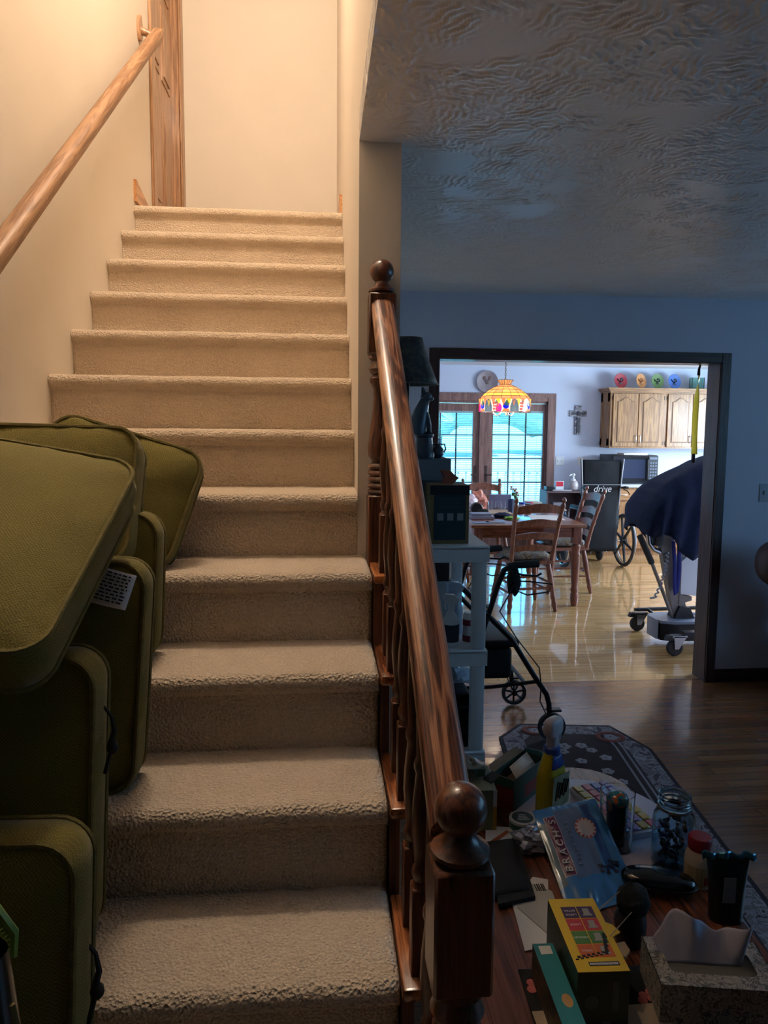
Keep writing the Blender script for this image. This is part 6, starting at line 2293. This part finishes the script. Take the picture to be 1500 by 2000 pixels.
# black glossy glasses case, dark knitted bobble, skewers
gc = thing('glasses_case', 'glossy black oval glasses case lying on the table', 'case', (.815, 1.568, Z), math.radians(-18))
MB().grid(puff((0, 0, .026), .088, .038, .026, .8), 32, 16, cu=True).build('shell', mat('gloss_black', '#0b0d14', .12, spec=.7), gc, angle=80)
MB().tube([(.089 * math.copysign(abs(math.cos(2 * PI * k / 40)) ** .8, math.cos(2 * PI * k / 40)), .0385 * math.copysign(abs(math.sin(2 * PI * k / 40)) ** .8, math.sin(2 * PI * k / 40)), .026) for k in range(40)], .0012, 5, closed=True).build('seam', 'black', gc)
kb = thing('black_brush', 'rounded black brush standing upright behind the tissue box', 'brush', (.672, 1.405, Z))
MB().lathe([(.026, 0), (.032, .01), (.034, .05), (.030, .075)], 20).build('brush_handle', 'black', kb)
crumple((.004, 0, .098), .036, .036, .034, 2.9, .12, 22, 14).build('brush_head', mat('dark_bristle', '#14181a', .95, bump=.8, bscale=160), kb, angle=80)
for i, (a, b, lab) in enumerate((((.566, 1.268, .6445), (.632, 1.318, .655), 'thin wooden skewer poking over the near end of the yellow carton'), ((.575, 1.345, .6445), (.630, 1.376, .660), 'thin wooden skewer poking over the far end of the yellow carton'))):
    tag(MB().tube([a, b], .0011, 6).build('wooden_skewer', mat('pale_wood', '#8c7a60', .7) if 'pale_wood' not in bpy.data.materials else bpy.data.materials['pale_wood']), lab, 'skewer')
for i, (a, b, lab) in enumerate((((.762, 1.650, Z + .0016), (.868, 1.655, Z + .0016), 'farther of two pale sticks lying behind the glasses case'), ((.762, 1.640, Z + .0016), (.864, 1.648, Z + .0016), 'nearer of two pale sticks lying behind the glasses case'))):
    tag(MB().tube([a, b], .0014, 6).build('pale_stick', bpy.data.materials['pale_wood']), lab, 'stick')

# ------------------------------------------------------------------ lower left corner: fly swatter and bag in a bin
bn = thing('black_bin', 'black plastic bin at the lower left corner holding the fly swatter', 'bin', (-.56, .735, zt(-2) + .001))
m = MB()
def bin_(u, v):
    a = 2 * PI * u
    k = .88 + .12 * v
    return (.17 * k * math.copysign(abs(math.cos(a)) ** .35, math.cos(a)), .100 * k * math.copysign(abs(math.sin(a)) ** .35, math.sin(a)), .52 * v)
m.grid(bin_, 40, 6, cu=True)
m.build('bin_wall', 'blackmatte', bn, thick=.003)
MB().box(-.14, .14, -.08, .08, .002, .006).build('bin_floor', 'blackmatte', bn)
fw = thing('fly_swatter', 'lime green plastic fly swatter at the lower left edge', 'fly swatter', (-.345, .760, zt(-2) + .01))
lime = mat('lime_plastic', '#7c9c36', .4)
MB().tube([(-.12, -.02, 0), (-.065, -.01, .45), (-.018, 0, .69)], [.006, .006, .005], 8).build('handle', lime, fw)
m = MB()
head = [(-.075, .70), (-.064, .79), (-.040, .792), (-.012, .765), (.012, .725), (.010, .700), (-.02, .690)]
m.tube([(x, 0, z) for x, z in head], .005, 6, closed=True)
m.build('head_rim', lime, fw)
m = MB()
def inside(x, z):
    c_ = False
    for i in range(len(head)):
        (x0, z0), (x1, z1) = head[i], head[i - 1]
        if (z0 > z) != (z1 > z) and x < (x1 - x0) * (z - z0) / (z1 - z0) + x0:
            c_ = not c_
    return c_
for ang in (.6, 2.1):
    d = (math.cos(ang), math.sin(ang))
    for i in range(-22, 23):
        ox, oz = -.03 - d[1] * i * .0048, .745 + d[0] * i * .0048
        run = [q * .003 for q in range(-25, 26) if inside(ox + d[0] * q * .003, oz + d[1] * q * .003)]
        if len(run) > 1:
            m.tube([(ox + d[0] * run[0], 0, oz + d[1] * run[0]), (ox + d[0] * run[-1], 0, oz + d[1] * run[-1])], .0011, 4)
m.build('head_mesh', lime, fw)
gb = thing('glossy_bag', 'glossy brown and orange bag with a magenta corner at the lower left edge', 'bag', (-.393, .705, zt(-2) + .04))
m = MB()
def gbag(u, v):
    a = 2 * PI * u
    k = .75 + .25 * math.sin(min(1, v * 1.4) * PI / 2) - .95 * max(0, v - .75) ** 1.3
    return (.090 * k * math.cos(a), .045 * k * math.sin(a), .715 * v + .004 * noise.noise((a, v * 9, 2)))
m.grid(gbag, 28, 26, cu=True)
m.build('bag_body', mat('dark_film', '#2a211a', .22, var=.3, vscale=10, spec=.7), gb, angle=80)
m = MB()
m.ball((.046, -.030, .655), .022, .012, .030, 12, 8)
m.build('orange_print', mat('orange_film_print', '#a8481c', .3), gb)
m = MB()
m.tube([(.074, -.005, .66), (.084, -.006, .60), (.088, -.008, .52)], .010, 8, flat=.4)
m.build('pale_edge', mat('tan_film', '#7d7048', .3), gb)
m = MB()
m.prism([(.090, .46), (.112, .46), (.108, .555), (.098, .575)], -.012, -.008)
m.build('magenta_corner', mat('magenta_film', '#7a1450', .35), gb)
